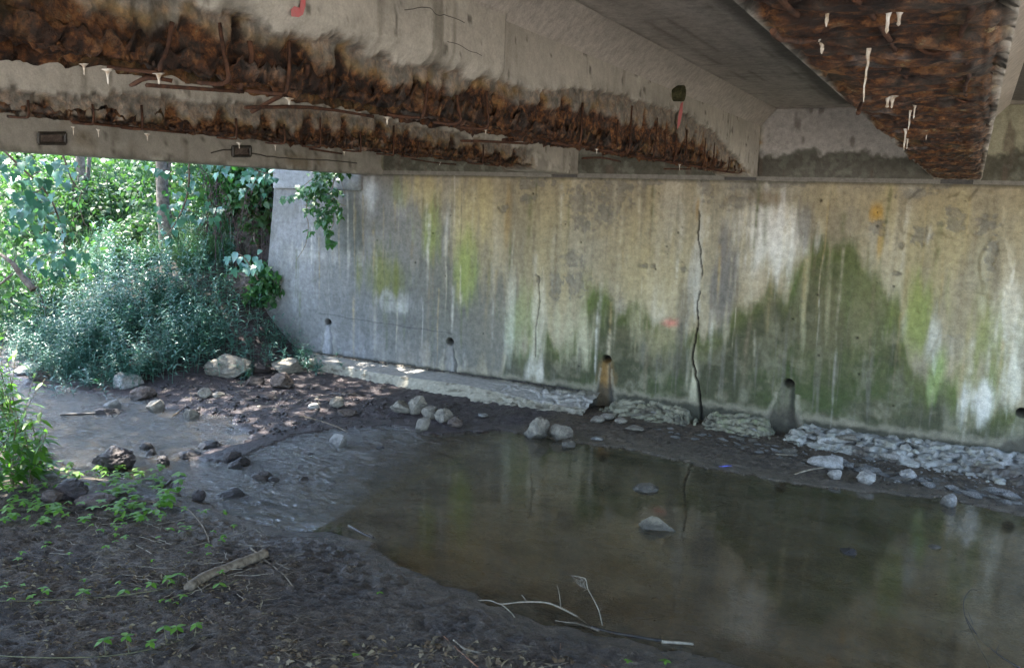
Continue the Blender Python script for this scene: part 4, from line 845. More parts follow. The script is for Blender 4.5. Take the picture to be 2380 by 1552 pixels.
ROCKS = [
 ((655, 868), 72, 36, P_, 'large pale block lying on top of a lower block below the wing wall', .8),
 ((645, 902), 66, 36, B_, 'brown-grey block underneath the large pale block below the wing wall', .7),
 ((507, 872), 105, 50, P_, 'big grey boulder half hidden in smartweed near the mud bar', .5),
 ((562, 690), 110, 75, B_, 'grey-brown boulder high on the bank beside the leaning wing wall end', .5),
 ((285, 900), 66, 34, W_R, 'sunlit whitish boulder inside the smartweed above the creek', .5),
 ((243, 872), 60, 26, B_, 'dull flat boulder behind the sunlit boulder in the smartweed', .4),
 ((256, 948), 42, 26, W_R, 'cream wedge-shaped stone sitting on a low dark slab at the creek edge', .9),
 ((242, 962), 66, 16, D_, 'low dark slab at the creek edge under the cream wedge stone', .4),
 ((320, 928), 68, 34, B_, 'smooth brown boulder at the far creek edge behind the split stone', .3),
 ((352, 956), 48, 34, P_, 'split grey stone with a white face at the far creek edge', .9),
 ((437, 974), 40, 32, P_, 'rounded grey stone at the tip of the mud bar by the riffle', .6),
 ((470, 924), 38, 24, P_, 'small sunlit stone on the gravel, left one of a close pair', .7),
 ((503, 924), 34, 14, P_, 'flat sunlit stone on the gravel, right one of a close pair', .5),
 ((333, 1044), 36, 22, D_, 'dark rounded stone in the riffle, touching a smaller one below it', .3),
 ((345, 1056), 28, 18, D_, 'small dark stone in the riffle in front of the rounded one', .8),
 ((243, 1092), 104, 58, D_, 'big dark rugged rock with eroded hollows standing in the riffle', .3),
 ((530, 1074), 52, 34, D_, 'dark mossy stone, left of the trio in the riffle', .5),
 ((557, 1080), 42, 22, D_, 'low dark stone, right of the trio in the riffle', .5),
 ((540, 1086), 40, 20, D_, 'wet dark stone in front of the trio in the riffle', .5),
 ((372, 1082), 36, 30, D_, 'dark clod of mud and stone between the rugged rock and the trio', .2),
 ((600, 1114), 60, 20, B_, 'smooth purple-grey flat stone at the edge of the still pool', .2),
 ((632, 1116), 30, 16, D_, 'pointed dark stone against the purple-grey flat stone', .8),
 ((455, 1162), 38, 24, D_, 'round dark stone at the muddy near edge of the riffle', .15),
 ((524, 1154), 80, 20, D_, 'long flat dark slab lying in the glittering water', .6),
 ((778, 1036), 50, 38, W_R, 'white faceted stone standing in the shallow pool edge', .95),
 ((702, 1116), 26, 14, B_, 'tiny lumpy stone poking out of the still pool', .6),
 ((1240, 1018), 62, 64, P_, 'tall pale pointed boulder at the pool edge below the footing', .6),
 ((1298, 1020), 56, 38, P_, 'squarish pale boulder right of the tall pointed boulder', .95),
 ((1318, 1037), 32, 20, P_, 'small pale stone in front of the squarish boulder', .7),
 ((978, 1003), 34, 36, P_, 'upright yellowish stone standing in mud below the rubble pile', .8),
 ((925, 962), 56, 34, P_, 'leftmost chunk of the rubble pile on the mud', .7),
 ((965, 962), 46, 50, P_, 'tallest chunk of the rubble pile on the mud', .7),
 ((995, 975), 46, 34, P_, 'middle low chunk of the rubble pile on the mud', .7),
 ((1025, 980), 46, 34, P_, 'ridge-shaped chunk near the right end of the rubble pile', .7),
 ((1052, 992), 36, 28, B_, 'brown chunk at the right end of the rubble pile', .7),
 ((1495, 1142), 60, 18, P_, 'flat-topped stone with an orange spot breaking the pool surface', .3),
 ((1970, 1288), 36, 18, D_, 'small dark rock tip breaking the pool surface far right', .6),
 ((2172, 1272), 26, 10, P_, 'pale stone tip just breaking the pool near its right reflection', .5),
 ((2203, 1174), 32, 34, W_R, 'knobbly white lump of concrete standing apart on the wet sand', .6),
 ((1937, 1114), 30, 26, W_R, 'white angular stone just below the long bleached stick', .8),
 ((1915, 1086), 76, 26, W_R, 'flat pale slab resting behind the long bleached stick', .9),
 ((2010, 1124), 40, 30, W_R, 'lumpy white stone with a foot, right of the bleached stick', .5),
 ((2108, 1112), 36, 22, W_R, 'white lump among the chips in front of the pale broken footing', .6),
 ((724, 951), 32, 16, W_R, 'bright white flat stone on purple mud', .6),
 ((776, 946), 42, 26, P_, 'pale rough stone on mud right of the bright white one', .7),
 ((800, 966), 56, 12, B_, 'long low clod lying beside the thin curved stick', .4),
 ((148, 1158), 80, 44, D_, 'broad dark boulder among seedlings on the near bank', .7),
 ((110, 1168), 50, 30, B_, 'brown stone left of the broad dark boulder among seedlings', .7),
 ((200, 1178), 100, 20, B_, 'long pale flat stone in front of the broad dark boulder', .2),
 ((50, 872), 60, 26, W_R, 'white stone by the stream under the leaves at the left edge', .5),
 ((86, 885), 44, 22, B_, 'grey stone at the stream bend beside the left leaves', .5),
 ((600, 865), 40, 26, D_, 'dark wedge of rock left of the stacked pale blocks', .8),
 ((585, 895), 40, 22, B_, 'brown stone in the mud left of the stacked pale blocks', .7),
 ((618, 930), 50, 14, D_, 'dark flat stone lying in mud below the stacked blocks', .5),
 ((1407, 975), 34, 14, P_, 'rounded pale cobble below the orange weep stain', .3),
 ((1440, 985), 30, 14, P_, 'lower rounded cobble below the orange weep stain', .3),
 ((1385, 983), 34, 14, P_, 'flat cobble at the left under the orange weep stain', .4),
 ((1470, 1003), 44, 9, P_, 'thin pale shard lying below the footing near the joint', .6),
 ((1385, 1022), 32, 7, W_R, 'thin white sliver at the pool edge', .5),
 ((1120, 968), 26, 6, W_R, 'small white shard alone on the mud in front of the ledge', .5),
 ((430, 1062), 60, 18, D_, 'dark muddy ridge left of the mud islands', .3), ((475, 1040), 60, 18, D_, 'dark muddy clod on the mud islands in the riffle', .3),
 ((415, 1108), 24, 10, D_, 'small dark stone in the glittering riffle', .3), ((365, 1128), 30, 16, D_, 'dark stone beside short stubs at the near edge', .3),
 ((720, 1055), 20, 8, B_, 'tiny clod in the pool, near a twig', .4), ((880, 1040), 24, 8, D_, 'tiny dark clod resting on the pool bed', .4),
]
for i, (d, w, h, m_, lab_, a_) in enumerate(ROCKS):
    big = w > 60
    place_rock(d, w, h, m_, lab_, 1000 + i, a_, sub=None if w > 34 else ICO3, rough_=.16 if 'rugged' in lab_ else (.10 if a_ < .75 else .05), tilt=random.uniform(-.12, .12), name='boulder' if big else 'rock', cat='boulder' if big else 'stone', dep=.9 if 'slab' not in lab_ else .6)
# the wedge tilted in the pool and the orange spot on the flat stone
pw = gat(1525, 1232); k = mpp(pw)
wd = np.array([[-34, 0, 14], [-12, 4, 27], [2, 6, 24], [44, 0, -3], [34, 14, -18], [-40, 6, 3], [-20, 26, -20], [0, 20, 10], [20, -6, -20], [-24, -8, -12]]) * k * 1.0
import bmesh
def hull(P, name, mat, sub=3, seed=0):
    bm = bmesh.new(); [bm.verts.new(p) for p in P]; bmesh.ops.convex_hull(bm, input=bm.verts[:]); 
    bmesh.ops.triangulate(bm, faces=bm.faces[:]); bmesh.ops.subdivide_edges(bm, edges=bm.edges[:], cuts=4, use_grid_fill=True)
    V = np.array([v.co[:] for v in bm.verts]); me = bpy.data.meshes.new(name); 
    s_ = np.ptp(V, 0).max(); nn = fb(V[:, 0] / s_ * 7, V[:, 1] / s_ * 7, V[:, 2] / s_ * 7, 3, seed) * s_ * .02
    for v, a in zip(bm.verts, nn): v.co += v.normal * a
    bm.to_mesh(me); bm.free(); me.materials.append(mat); o = bpy.data.objects.new(name, me); COL.objects.link(o); return o
o = hull(wd, 'rock', mat_plain('tan_silted_rock', (.12, .10, .07), (.27, .235, .175), 14, .8, .02, 1), seed=5); o.location = (pw[0], pw[1], .01); setp(o, 'pale triangular rock tilted up out of the middle of the pool', 'stone')
o.rotation_euler = (0, 0, math.atan2(pw[1], pw[0]) - math.pi / 2)

def ring_template(n_, seed, flat=.5):
    return [rock_shape(1, .8, flat, seed + i, .7, ICO2, .09) for i in range(n_)]
# pale chips of concrete along the broken footing: individuals
CH = [(npmesh('concrete_chip', *rock_shape(1, .7, .30, 3000 + i, 1.0, ICO3, .07), M_ROCKW if i % 3 else M_ROCKP, smooth=False, link=False)) for i in range(6)]
rc = random.Random(21)
chips = []
for i in range(190):
    t = rc.random(); dx = 1500 + 880 * t ** .75; yb = np.interp(dx, [1450, 1700, 1850, 2000, 2200, 2380], [993, 1026, 1062, 1098, 1130, 1165]); dy_ = yb + rc.uniform(-14, 12)
    chips.append((dx, dy_, 10 + 34 * rc.random() ** 2 if dx > 1800 else 8 + 20 * rc.random() ** 2))
for i, (dx, dy_, w) in enumerate(chips):
    p = gat(dx, dy_); k = mpp(p) * w; o = bpy.data.objects.new('concrete_chip', CH[i % 6]); COL.objects.link(o)
    o.scale = (k, k * rc.uniform(.6, 1), k * rc.uniform(.5, 1.1)); o.rotation_euler = (rc.uniform(-.3, .3), rc.uniform(-.3, .3), rc.uniform(-.5, .5)); o.location = (p[0], p[1], p[2] + k * .05)
    left = dx < 1830
    big = w > 20; where = ('near the orange weep stain' if dx < 1600 else 'below the wall joint') if left else ('between the last weep and the bleached stick' if dx < 1960 else 'right of the bleached stick' if dx < 2200 else 'near the right picture edge'); setp(o, ('larger ' if big else 'small ') + ('dull chip of concrete on the mud ' if left else 'white chip of concrete on the mud ') + where, 'concrete chip', 'concrete chips below the broken footing')

for i in range(95):
    vv = FOOTV[2] if i % 4 else FOOTV[i % 8 // 4]; q = vv[rc.randrange(len(vv))]
    if q[0] > 1.4: q = vv[rc.randrange(len(vv) // 2)]
    o = bpy.data.objects.new('concrete_chip', CH[i % 6]); COL.objects.link(o); k = .03 + .22 * rc.random() ** 3
    o.scale = (k, k * rc.uniform(.5, .9), k * rc.uniform(.5, 1.2)); o.rotation_euler = (rc.uniform(-.5, .1), rc.uniform(-.25, .25), rc.uniform(-.6, .6)); o.location = (q[0], q[1], q[2] + .006)
    setp(o, 'flat flake of concrete lying on the pale broken footing at the right' if i % 4 else 'flat flake of concrete lying on the mossy footing beside the joint', 'concrete chip', 'concrete flakes resting on the broken footing')
# gravel and clods on the mud bar
def stuff_rocks(name, n_, regionfn, smin, smax, mat, label, seed, flat=.5, colr=None):
    r = np.random.default_rng(seed); T = rock_shape(1, .8, flat, seed, .5, ICO2, .12); pts = []
    while len(pts) < n_:
        q = regionfn(r)
        if q is not None: pts.append(q)
    P = np.array(pts); sz = smin * (smax / smin) ** (r.random(n_) ** 1.7)
    M_ = rotz(r.uniform(0, TAU, n_)) @ rotx(r.uniform(-.4, .4, n_)) * sz[:, None, None]
    z_ = gz(P[:, 0], P[:, 1]); V, Fc = scatter(T[0], T[1], np.stack([P[:, 0], P[:, 1], z_ + sz * .05], 1), M_)
    o = npmesh(name, V, Fc, mat, smooth=True); return setp(o, label, 'gravel', None, 'stuff')
def polyreg(D_, jitter=0):
    Q = np.array([gat(*d)[:2] for d in D_]); lo, hi = Q.min(0), Q.max(0)
    def inside(x_, y_):
        c = False
        for i in range(len(Q)):
            a, b = Q[i], Q[(i + 1) % len(Q)]
            if (a[1] > y_) != (b[1] > y_) and x_ < (b[0] - a[0]) * (y_ - a[1]) / (b[1] - a[1]) + a[0]: c = not c
        return c
    def fn(r):
        for _ in range(100):
            q = lo + (hi - lo) * r.random(2)
            if inside(*q): return q
    return fn
bar_poly = [(300, 905), (560, 880), (800, 905), (1000, 950), (900, 985), (700, 1000), (600, 1020), (470, 1045), (400, 1075), (440, 1000), (420, 950)]
stuff_rocks('gravel', 900, polyreg(bar_poly), .012, .075, M_ROCKD, 'dark wet gravel and mud clods covering the bar beside the riffle', 5)
stuff_rocks('gravel', 150, polyreg([(280, 905), (480, 890), (800, 920), (700, 960), (420, 970)]), .015, .06, M_ROCKP, 'paler pebbles strewn over the bar by the smartweed', 6)
stuff_rocks('gravel', 700, polyreg([(1450, 990), (1850, 1010), (2380, 1110), (2380, 1190), (2000, 1125), (1650, 1080)]), .006, .028, M_ROCKB, 'fine brown grit on the strip of mud between pool and footing', 7)
stuff_rocks('gravel', 260, polyreg([(1800, 1030), (2380, 1095), (2380, 1170), (2000, 1110)]), .012, .04, M_ROCKW, 'fine white crumbs of concrete below the pale broken footing', 8)
stuff_rocks('gravel', 1500, polyreg([(0, 1230), (640, 1250), (1000, 1350), (1300, 1470), (1500, 1552), (0, 1552)]), .004, .018, M_ROCKB, 'small crumbs of earth on the dark near bank', 9, .6)
stuff_rocks('debris', 500, polyreg([(745, 822), (1300, 885), (1400, 905), (1400, 912), (745, 830)]), .006, .03, M_ROCKD, 'dark silt crumbs along the back of the ledge', 10)
# dirt line lying on the ledge itself
r_ = np.random.default_rng(12); n_ = 420; X_ = r_.uniform(-8.5, -4.2, n_); Y_ = YW - .015 - np.abs(r_.normal(size=n_)) * .05; sz = .01 + .03 * r_.random(n_) ** 2
V, Fc = scatter(*rock_shape(1, .8, .5, 77, .5, ICO2, .12), np.stack([X_, Y_, np.full(n_, .215)], 1), rotz(r_.uniform(0, 6, n_)) * sz[:, None, None]); setp(npmesh('debris', V, Fc, M_ROCKD, smooth=True), 'line of dark dirt crumbs on the ledge against the wall', 'debris', None, 'stuff')

# ------------------------------------------------------------------ sticks
def stick(label, paths, mat, name='stick', cat='stick', k=7):
    """paths: list of (survey points w/ height offset, r0, r1); first is the main stem, others its side twigs"""
    root = None
    for j, (pts, r0, r1) in enumerate(paths):
        P = []
        for q in pts:
            g = gat(q[0], q[1]); hgt = q[2] if len(q) > 2 else 0
            if hgt: # lift towards the camera ray at the same ground distance
                d = direction(q[0], q[1]); base_ = gat(q[0], q[1] + q[3]) if len(q) > 3 else g; t = math.hypot(base_[0], base_[1]) / math.hypot(d[0], d[1]); g = C0 + d * t
            else: g = g + np.array([0, 0, max(r0, r1) * .6])
            P.append(g)
        P = smoothpath(P, 4) if len(P) > 2 else wiggle(P[0], P[1], 8, .012, int(pts[0][0]))
        r = np.linspace(r0, r1, len(P)) * (1 + .12 * vn(np.arange(len(P)) * .9, 0, 0, int(pts[0][1])))
        V, Fc = tube(P, r, k)
        o = npmesh(name if root is None else 'twig', V, Fc, mat, smooth=True)
        if root is None: root = setp(o, label, cat)
        else: o.parent = root
    return root
mm = lambda d, px: mpp(gat(*d)) * px / 2
stick('thick decaying log lying on the dark near bank', [([(438, 1372), (480, 1345), (540, 1322), (600, 1300), (614, 1293)], .030, .036), ([(600, 1304), (610, 1296), (617, 1287)], .010, .006)], M_STICK, 'log', 'log', 14)
stick('thin grey stick crossing behind the end of the decaying log', [([(584, 1274), (606, 1294), (640, 1320), (662, 1338), (680, 1362)], .008, .004)], M_STICK)
stick('long pale branch curving from the seedlings toward the pool edge', [([(300, 1168), (360, 1168), (430, 1182), (465, 1215), (482, 1245), (486, 1262)], .012, .005), ([(355, 1166), (372, 1195), (368, 1210)], .008, .005), ([(290, 1172), (330, 1164), (356, 1166)], .006, .005)], M_STICK, 'branch', 'branch')
stick('bleached dead branch arching over the edge of the pool', [([(1385, 1461), (1340, 1432), (1305, 1412, .1, 30), (1270, 1399, .1, 45), (1215, 1397, .1, 45), (1165, 1402, .1, 35), (1140, 1394, .1, 40), (1112, 1393, .1, 40)], .0075, .0025), ([(1303, 1411, .1, 30), (1301, 1385, .1, 60), (1295, 1358, .1, 90)], .003, .0015), ([(1392, 1466), (1345, 1450), (1320, 1446), (1290, 1440, .1, 6)], .006, .002), ([(1165, 1402, .1, 35), (1188, 1422, .1, 12), (1197, 1436)], .004, .003), ([(1225, 1397, .1, 45), (1212, 1380, .1, 60)], .003, .002)], M_PALEST, 'branch', 'dead branch')
tw = stick('bleached upright twig carrying a scrap of cobweb over the pool', [([(1400, 1452), (1392, 1418, .1, 40), (1380, 1392, .1, 66), (1366, 1366, .1, 92), (1362, 1345, .1, 112), (1352, 1340, .1, 118), (1328, 1335, .1, 122)], .004, .0015), ([(1366, 1366, .1, 92), (1356, 1372, .1, 86)], .0025, .001), ([(1392, 1420, .1, 40), (1398, 1412, .1, 46)], .002, .001)], M_PALEST, 'twig', 'twig')
def webpt(q): d = direction(q[0], q[1]); b_ = gat(1400, 1452); t = math.hypot(b_[0], b_[1]) / math.hypot(d[0], d[1]); return C0 + d * t
anch = [webpt(q) for q in [(1328, 1335), (1334, 1348), (1350, 1362), (1362, 1366), (1362, 1345), (1350, 1339)]]
parts = []
for a_ in range(6):
    for b_ in range(a_ + 2, 6):
        parts.append(tube([anch[a_], (anch[a_] + anch[b_]) / 2 - np.array([0, 0, .003]), anch[b_]], .0006, 3))
V, Fc = join(parts); o = npmesh('cobweb', V, Fc, M_LIME); o.parent = tw
stick('dark waterlogged branch at the near pool edge with a pale cut end', [([(1375, 1458), (1420, 1470), (1480, 1480), (1536, 1490)], .009, .011), ([(1536, 1490), (1535, 1478)], .008, .004)], M_DARKST, 'branch', 'branch')
o = stick('pale cut stick end sticking out of the dark branch at the pool', [([(1538, 1490, .1, 3), (1575, 1492, .1, 5), (1612, 1495, .1, 8)], .010, .008)], M_PALEST)
stick('long thin dark curved branch over the pool at the right edge', [([(2300, 1552), (2285, 1520), (2260, 1470), (2243, 1430, .1, 20), (2240, 1395, .1, 40), (2255, 1370, .1, 60), (2272, 1370, .1, 60)], .004, .002), ([(2243, 1430, .1, 20), (2275, 1480), (2320, 1520), (2370, 1552)], .003, .006), ([(2315, 1515), (2322, 1495, .1, 20)], .003, .001), ([(2250, 1420, .1, 30), (2262, 1450, .1, 10)], .002, .002)], M_DARKST, 'branch', 'branch')
stick('thin curved grey stick lying on the mud bar toward the white faceted stone', [([(696, 968), (720, 972), (755, 982), (785, 993), (808, 1004)], .012, .006)], M_STICK)
stick('straight dark bar lying on the mud in front of the ledge', [([(766, 915), (810, 917), (852, 919)], .014, .010)], M_DARKST)
stick('long bleached stick lying in front of the pale slab', [([(1840, 1106), (1870, 1095), (1920, 1086), (1980, 1082), (1996, 1080)], .008, .012), ([(1846, 1100), (1836, 1090)], .005, .003)], M_PALEST)
stick('short bleached stick left of the pale slab', [([(1802, 1055), (1850, 1059)], .008, .008)], M_PALEST)
stick('glossy blue-lit twig floating at the near side of the pool', [([(811, 1222), (840, 1238), (868, 1251)], .010, .008), ([(858, 1238, .1, 6), (875, 1253)], .003, .003)], M_DARKST)
stick('black stick lying in the far water of the stream', [([(140, 965), (180, 963), (243, 961)], .016, .012)], M_DARKST)
stick('short stub of wood at the near edge of the riffle', [([(378, 1134), (398, 1118)], .016, .014)], M_DARKST)
stick('thin reddish bramble stem crossing the bottom leaf litter', [([(1032, 1478), (1060, 1505), (1090, 1532), (1112, 1550)], .004, .005)], M_REDST, 'bramble_stem', 'stem')
stick('yellowish peeled stick beside the reddish bramble stem', [([(1055, 1488), (1080, 1508), (1118, 1518)], .007, .006)], M_PALEST)
stick('bent yellow-brown twig at the left of the peeled stick', [([(1000, 1528), (1030, 1520), (1055, 1500)], .004, .005)], M_STICK)
stick('long thin red stem trailing along the near pool edge', [([(1250, 1490), (1290, 1505), (1350, 1525), (1420, 1552)], .003, .003), ([(1302, 1508), (1303, 1492, .1, 14)], .002, .001)], M_REDST, 'stem', 'stem')
stick('slender pale twig bent in the middle of the bank below the log', [([(672, 1368), (668, 1350)], .002, .002)], M_STICK)
stick('forked pale twig on the bank right of the log', [([(548, 1380), (546, 1372), (588, 1366)], .0035, .0025), ([(548, 1378), (575, 1398)], .003, .002)], M_PALEST, 'twig', 'twig')
stick('twig across the purple gravel by the split stone', [([(400, 968), (430, 945), (444, 928), (440, 905)], .006, .003)], M_STICK, 'twig', 'twig')
stick('short pale twig on the blue-lit left bank', [([(308, 1262), (340, 1278), (364, 1294)], .003, .003)], M_PALEST, 'twig', 'twig')
stick('brown twig lying across the middle of the left bank', [([(610, 1374), (640, 1376), (700, 1360), (730, 1350)], .003, .002)], M_STICK, 'twig', 'twig')
stick('old bare branch leaning out of the weeds at the left edge', [([(0, 590, .1, 320), (30, 612, .1, 300), (50, 640, .1, 270), (78, 672, .1, 240)], .02, .045), ([(0, 660, .1, 250), (30, 635, .1, 275)], .015, .012), ([(30, 612, .1, 300), (40, 590, .1, 320)], .01, .004)], M_BARK, 'branch', 'branch')
o = stick('tiny blue plastic strip lying on the wet mud', [([(1672, 1084), (1700, 1082)], .006, .006)], mat_plain('blue_plastic', (.08, .1, .7), (.2, .25, .9), 20, .3, .001, .1, .5), 'plastic_strip', 'litter', 5)

# ------------------------------------------------------------------ vegetation
FOLD = (np.array([(0, 0, 0), (-.13, .42, .03), (0, .45, -.02), (.13, .42, .03), (0, 1, -.22)], float), np.array([[0, 2, 1], [0, 3, 2], [1, 2, 4], [2, 3, 4]]))
def sprig(h, nl, L, lean, seed, leafT=FOLD):
    r = np.random.default_rng(seed); parts = []; rn = []
    t = np.linspace(0, 1, 5); P = np.stack([lean * h * t ** 2, 0 * t, h * t], 1); V, Fc = tube(P, np.linspace(.004, .0015, 5), 3); parts.append((V, Fc)); rn.append(np.full(len(V), .2))
    n_ = nl; tt = np.sort(r.uniform(.15, 1, n_)); a = np.arange(n_) * 2.4 + r.uniform(-.4, .4, n_); ln = L * (1.15 - .55 * tt) * r.uniform(.8, 1.2, n_)
    Pp = np.stack([lean * h * tt ** 2, 0 * tt, h * tt], 1)
    M_ = rotz(a) @ rotx(r.uniform(.0, .8, n_)) * ln[:, None, None]
    V, Fc = scatter(leafT[0], leafT[1], Pp, M_); parts.append((V, Fc)); rn.append(np.repeat(r.random(n_), len(leafT[0])))
    V, Fc = join(parts); return V, Fc, np.concatenate(rn)
def scatter_many(name, templates, P, M_, mat, seed, **kw):
    r = np.random.default_rng(seed); idx = r.integers(0, len(templates), len(P)); Vs, Fs, A, n0 = [], [], [], 0
    for i, (TV, TF, TA) in enumerate(templates):
        s_ = idx == i
        if not s_.any(): continue
        V, Fc = scatter(TV, TF, P[s_], M_[s_]); Vs.append(V); Fs.append(Fc + n0); n0 += len(V)
        A.append((np.tile(TA, s_.sum()) + np.repeat(r.random(s_.sum()) * .6, len(TV))) % 1)
    return npmesh(name, np.concatenate(Vs), np.concatenate(Fs), mat, {'rnd': np.concatenate(A)}, **kw)
# smartweed carpet
SPR = [sprig(.42, 14, .14, .25, 100 + i) for i in range(5)] + [sprig(.85, 26, .13, .12, 110 + i) for i in range(2)] + [sprig(.26, 9, .17, .5, 120)]
r = np.random.default_rng(44); N = 30000; Px = r.uniform(-15.5, -8.3, N); Py = r.uniform(6.4, 13.2, N)
sdn = sdf(Px, Py) + .15 * fb(Px * 2, Py * 2, 0, 3, 5)
dens = ss(.0, .35, sdn) * (1 - .9 * ss(1.7, 2.6, sdn + .3 * fb(Px, Py, 0, 2, 19))) * ss(-8.5, -9.2, Px + .5 * (Py < 9.3)) * (.5 + 1.3 * fb(Px * 1.3, Py * 1.3, 0, 3, 15))
# the bare strip of soil going up between the trees
soil = np.array([gat(300, y_)[:2] for y_ in (560, 620, 680)]); sdist = np.min(np.hypot(Px[:, None] - soil[:, 0], Py[:, None] - soil[:, 1]), 1)
keep = (r.random(N) < dens * .62) & (sdist > .5) & ~((Py > 9.9) & (Px > -9.8)); Px, Py = Px[keep], Py[keep]; n_ = len(Px)
hs = (.75 + .5 * fb(Px * 1.2, Py * 1.2, 0, 2, 8)) * r.uniform(.75, 1.25, n_) * (.6 + .55 * ss(.1, .7, sdf(Px, Py)))
M_ = rotz(r.uniform(0, TAU, n_)) @ rotx(r.normal(0, .13, n_)) * hs[:, None, None]
print('smartweed sprigs', n_)
setp(scatter_many('smartweed', SPR, np.stack([Px, Py, gz(Px, Py)], 1), M_, M_WEED, 3), 'dense carpet of blue-green smartweed on the far bank', 'weeds', None, 'stuff')
# individual tall sprigs catching the sun
TALL = sprig(.95, 34, .13, .12, 190)
tall0 = None
for i, (d, sc_, lab_) in enumerate([((185, 860), 1.0, 'tall sunlit smartweed stem at left standing above the carpet'), ((250, 865), .85, 'tall smartweed stem just above the sunlit boulder'), ((140, 870), .7, 'tall smartweed stem near the left end of the carpet'), ((345, 850), 1.0, 'tall smartweed stem in the middle of the carpet'), ((470, 800), .8, 'tall smartweed stem right of the middle of the carpet'), ((560, 905), .42, 'short smartweed stem standing alone on the mud bar'), ((75, 800), 1.0, 'tall smartweed stem behind the bare leaning branch'), ((600, 800), .7, 'tall smartweed stem nearest the wing wall')]):
    p = gat(*d); 
    if tall0 is None:
        tall0 = npmesh('smartweed_stem', TALL[0], TALL[1], M_WEED, {'rnd': TALL[2]}); o = tall0
    else: o = tall0.copy(); COL.objects.link(o)
    o.location = p; o.scale = (sc_,) * 3; o.rotation_euler = (0, 0, i * 1.3); setp(o, lab_, 'weed', 'tall smartweed stems')
# weeds at the wing foot and on the ledge end
r = np.random.default_rng(46); 
def clump(label, D_, n_, h, L, mat=M_WEED, seed=0, name='weed_clump', cat='weed', spread=.18, group=None):
    rr_ = np.random.default_rng(seed); p = gat(*D_); P = p + np.stack([rr_.normal(0, spread, n_), rr_.normal(0, spread * .7, n_), np.zeros(n_)], 1)
    P[:, 2] = np.maximum(gz(P[:, 0], P[:, 1]), p[2] - .05); P[:, 1] = np.minimum(P[:, 1], 9.98 if P[0, 0] > -9.4 else 99)
    T = [sprig(h, 13, L, .35, seed * 10 + i) for i in range(4)]; M_ = rotz(rr_.uniform(0, TAU, n_)) @ rotx(rr_.normal(0, .25, n_)) * rr_.uniform(.6, 1.2, n_)[:, None, None]
    P = P - p; o = scatter_many(name, T, P, M_, mat, seed); o.location = p; return setp(o, label, cat, group, 'stuff')
clump('leafy weed clump at the foot of the wing wall, left end', (640, 800), 26, .42, .13, seed=1, spread=.22)
clump('leafy weed clump covering the left end of the ledge', (705, 850), 22, .34, .12, seed=2, spread=.2)
clump('weed clump drooping over the ledge front', (745, 872), 9, .26, .11, seed=3, spread=.1)
clump('weed clump behind the stacked pale blocks', (600, 845), 20, .40, .13, seed=4, spread=.22)
clump('small weed clump on the mud below the smartweed', (575, 880), 7, .22, .10, seed=5, spread=.12)
clump('weed clump around the big grey boulder', (480, 850), 10, .32, .11, seed=6, spread=.25)
clump('weeds rooted at the water edge in the smartweed shade', (215, 905), 10, .26, .11, seed=7, spread=.3)
# grass tufts on the slope
GR = []
for i in range(4):
    rr_ = np.random.default_rng(600 + i); parts = []
    for k in range(26):
        a = rr_.uniform(0, TAU); L = rr_.uniform(.35, .8); b = rr_.uniform(.35, 1.0); t = np.linspace(0, 1, 5); w = .008 * (1 - t) + .001
        P = np.stack([np.cos(a) * b * L * t ** 1.6, np.sin(a) * b * L * t ** 1.6, L * (t - .55 * b * t ** 3)], 1); sdv = np.array([-np.sin(a), np.cos(a), 0])
        V = np.concatenate([P - sdv * w[:, None], P + sdv * w[:, None]]); Fc = np.array([[j, j + 5, j + 6] for j in range(4)] + [[j, j + 6, j + 1] for j in range(4)]); parts.append((V, Fc))
    V, Fc = join(parts); GR.append((V, Fc, np.repeat(rr_.random(26), 10)))
for j, (n_, reg, lab_) in enumerate([(130, [(190, 530), (280, 520), (290, 640), (180, 660)], 'long hanging grass on the slope under the double-trunk tree'), (90, [(310, 520), (380, 530), (390, 620), (320, 630)], 'long hanging grass left of the single trunk'), (160, [(0, 560), (200, 560), (180, 680), (0, 700)], 'rank grass and weeds behind the smartweed at the left'), (120, [(400, 560), (600, 540), (590, 640), (420, 650)], 'grass on the slope between the single trunk and the wing wall')]):
    f_ = polyreg(reg); r = np.random.default_rng(700 + j); P = np.array([f_(r) for _ in range(n_)]); P = np.stack([P[:, 0], P[:, 1], gz(P[:, 0], P[:, 1])], 1)
    setp(scatter_many('grass', GR, P, rotz(r.uniform(0, TAU, n_)) * r.uniform(.6, 1.2, n_)[:, None, None], M_GRASS, j), lab_, 'grass', None, 'stuff')

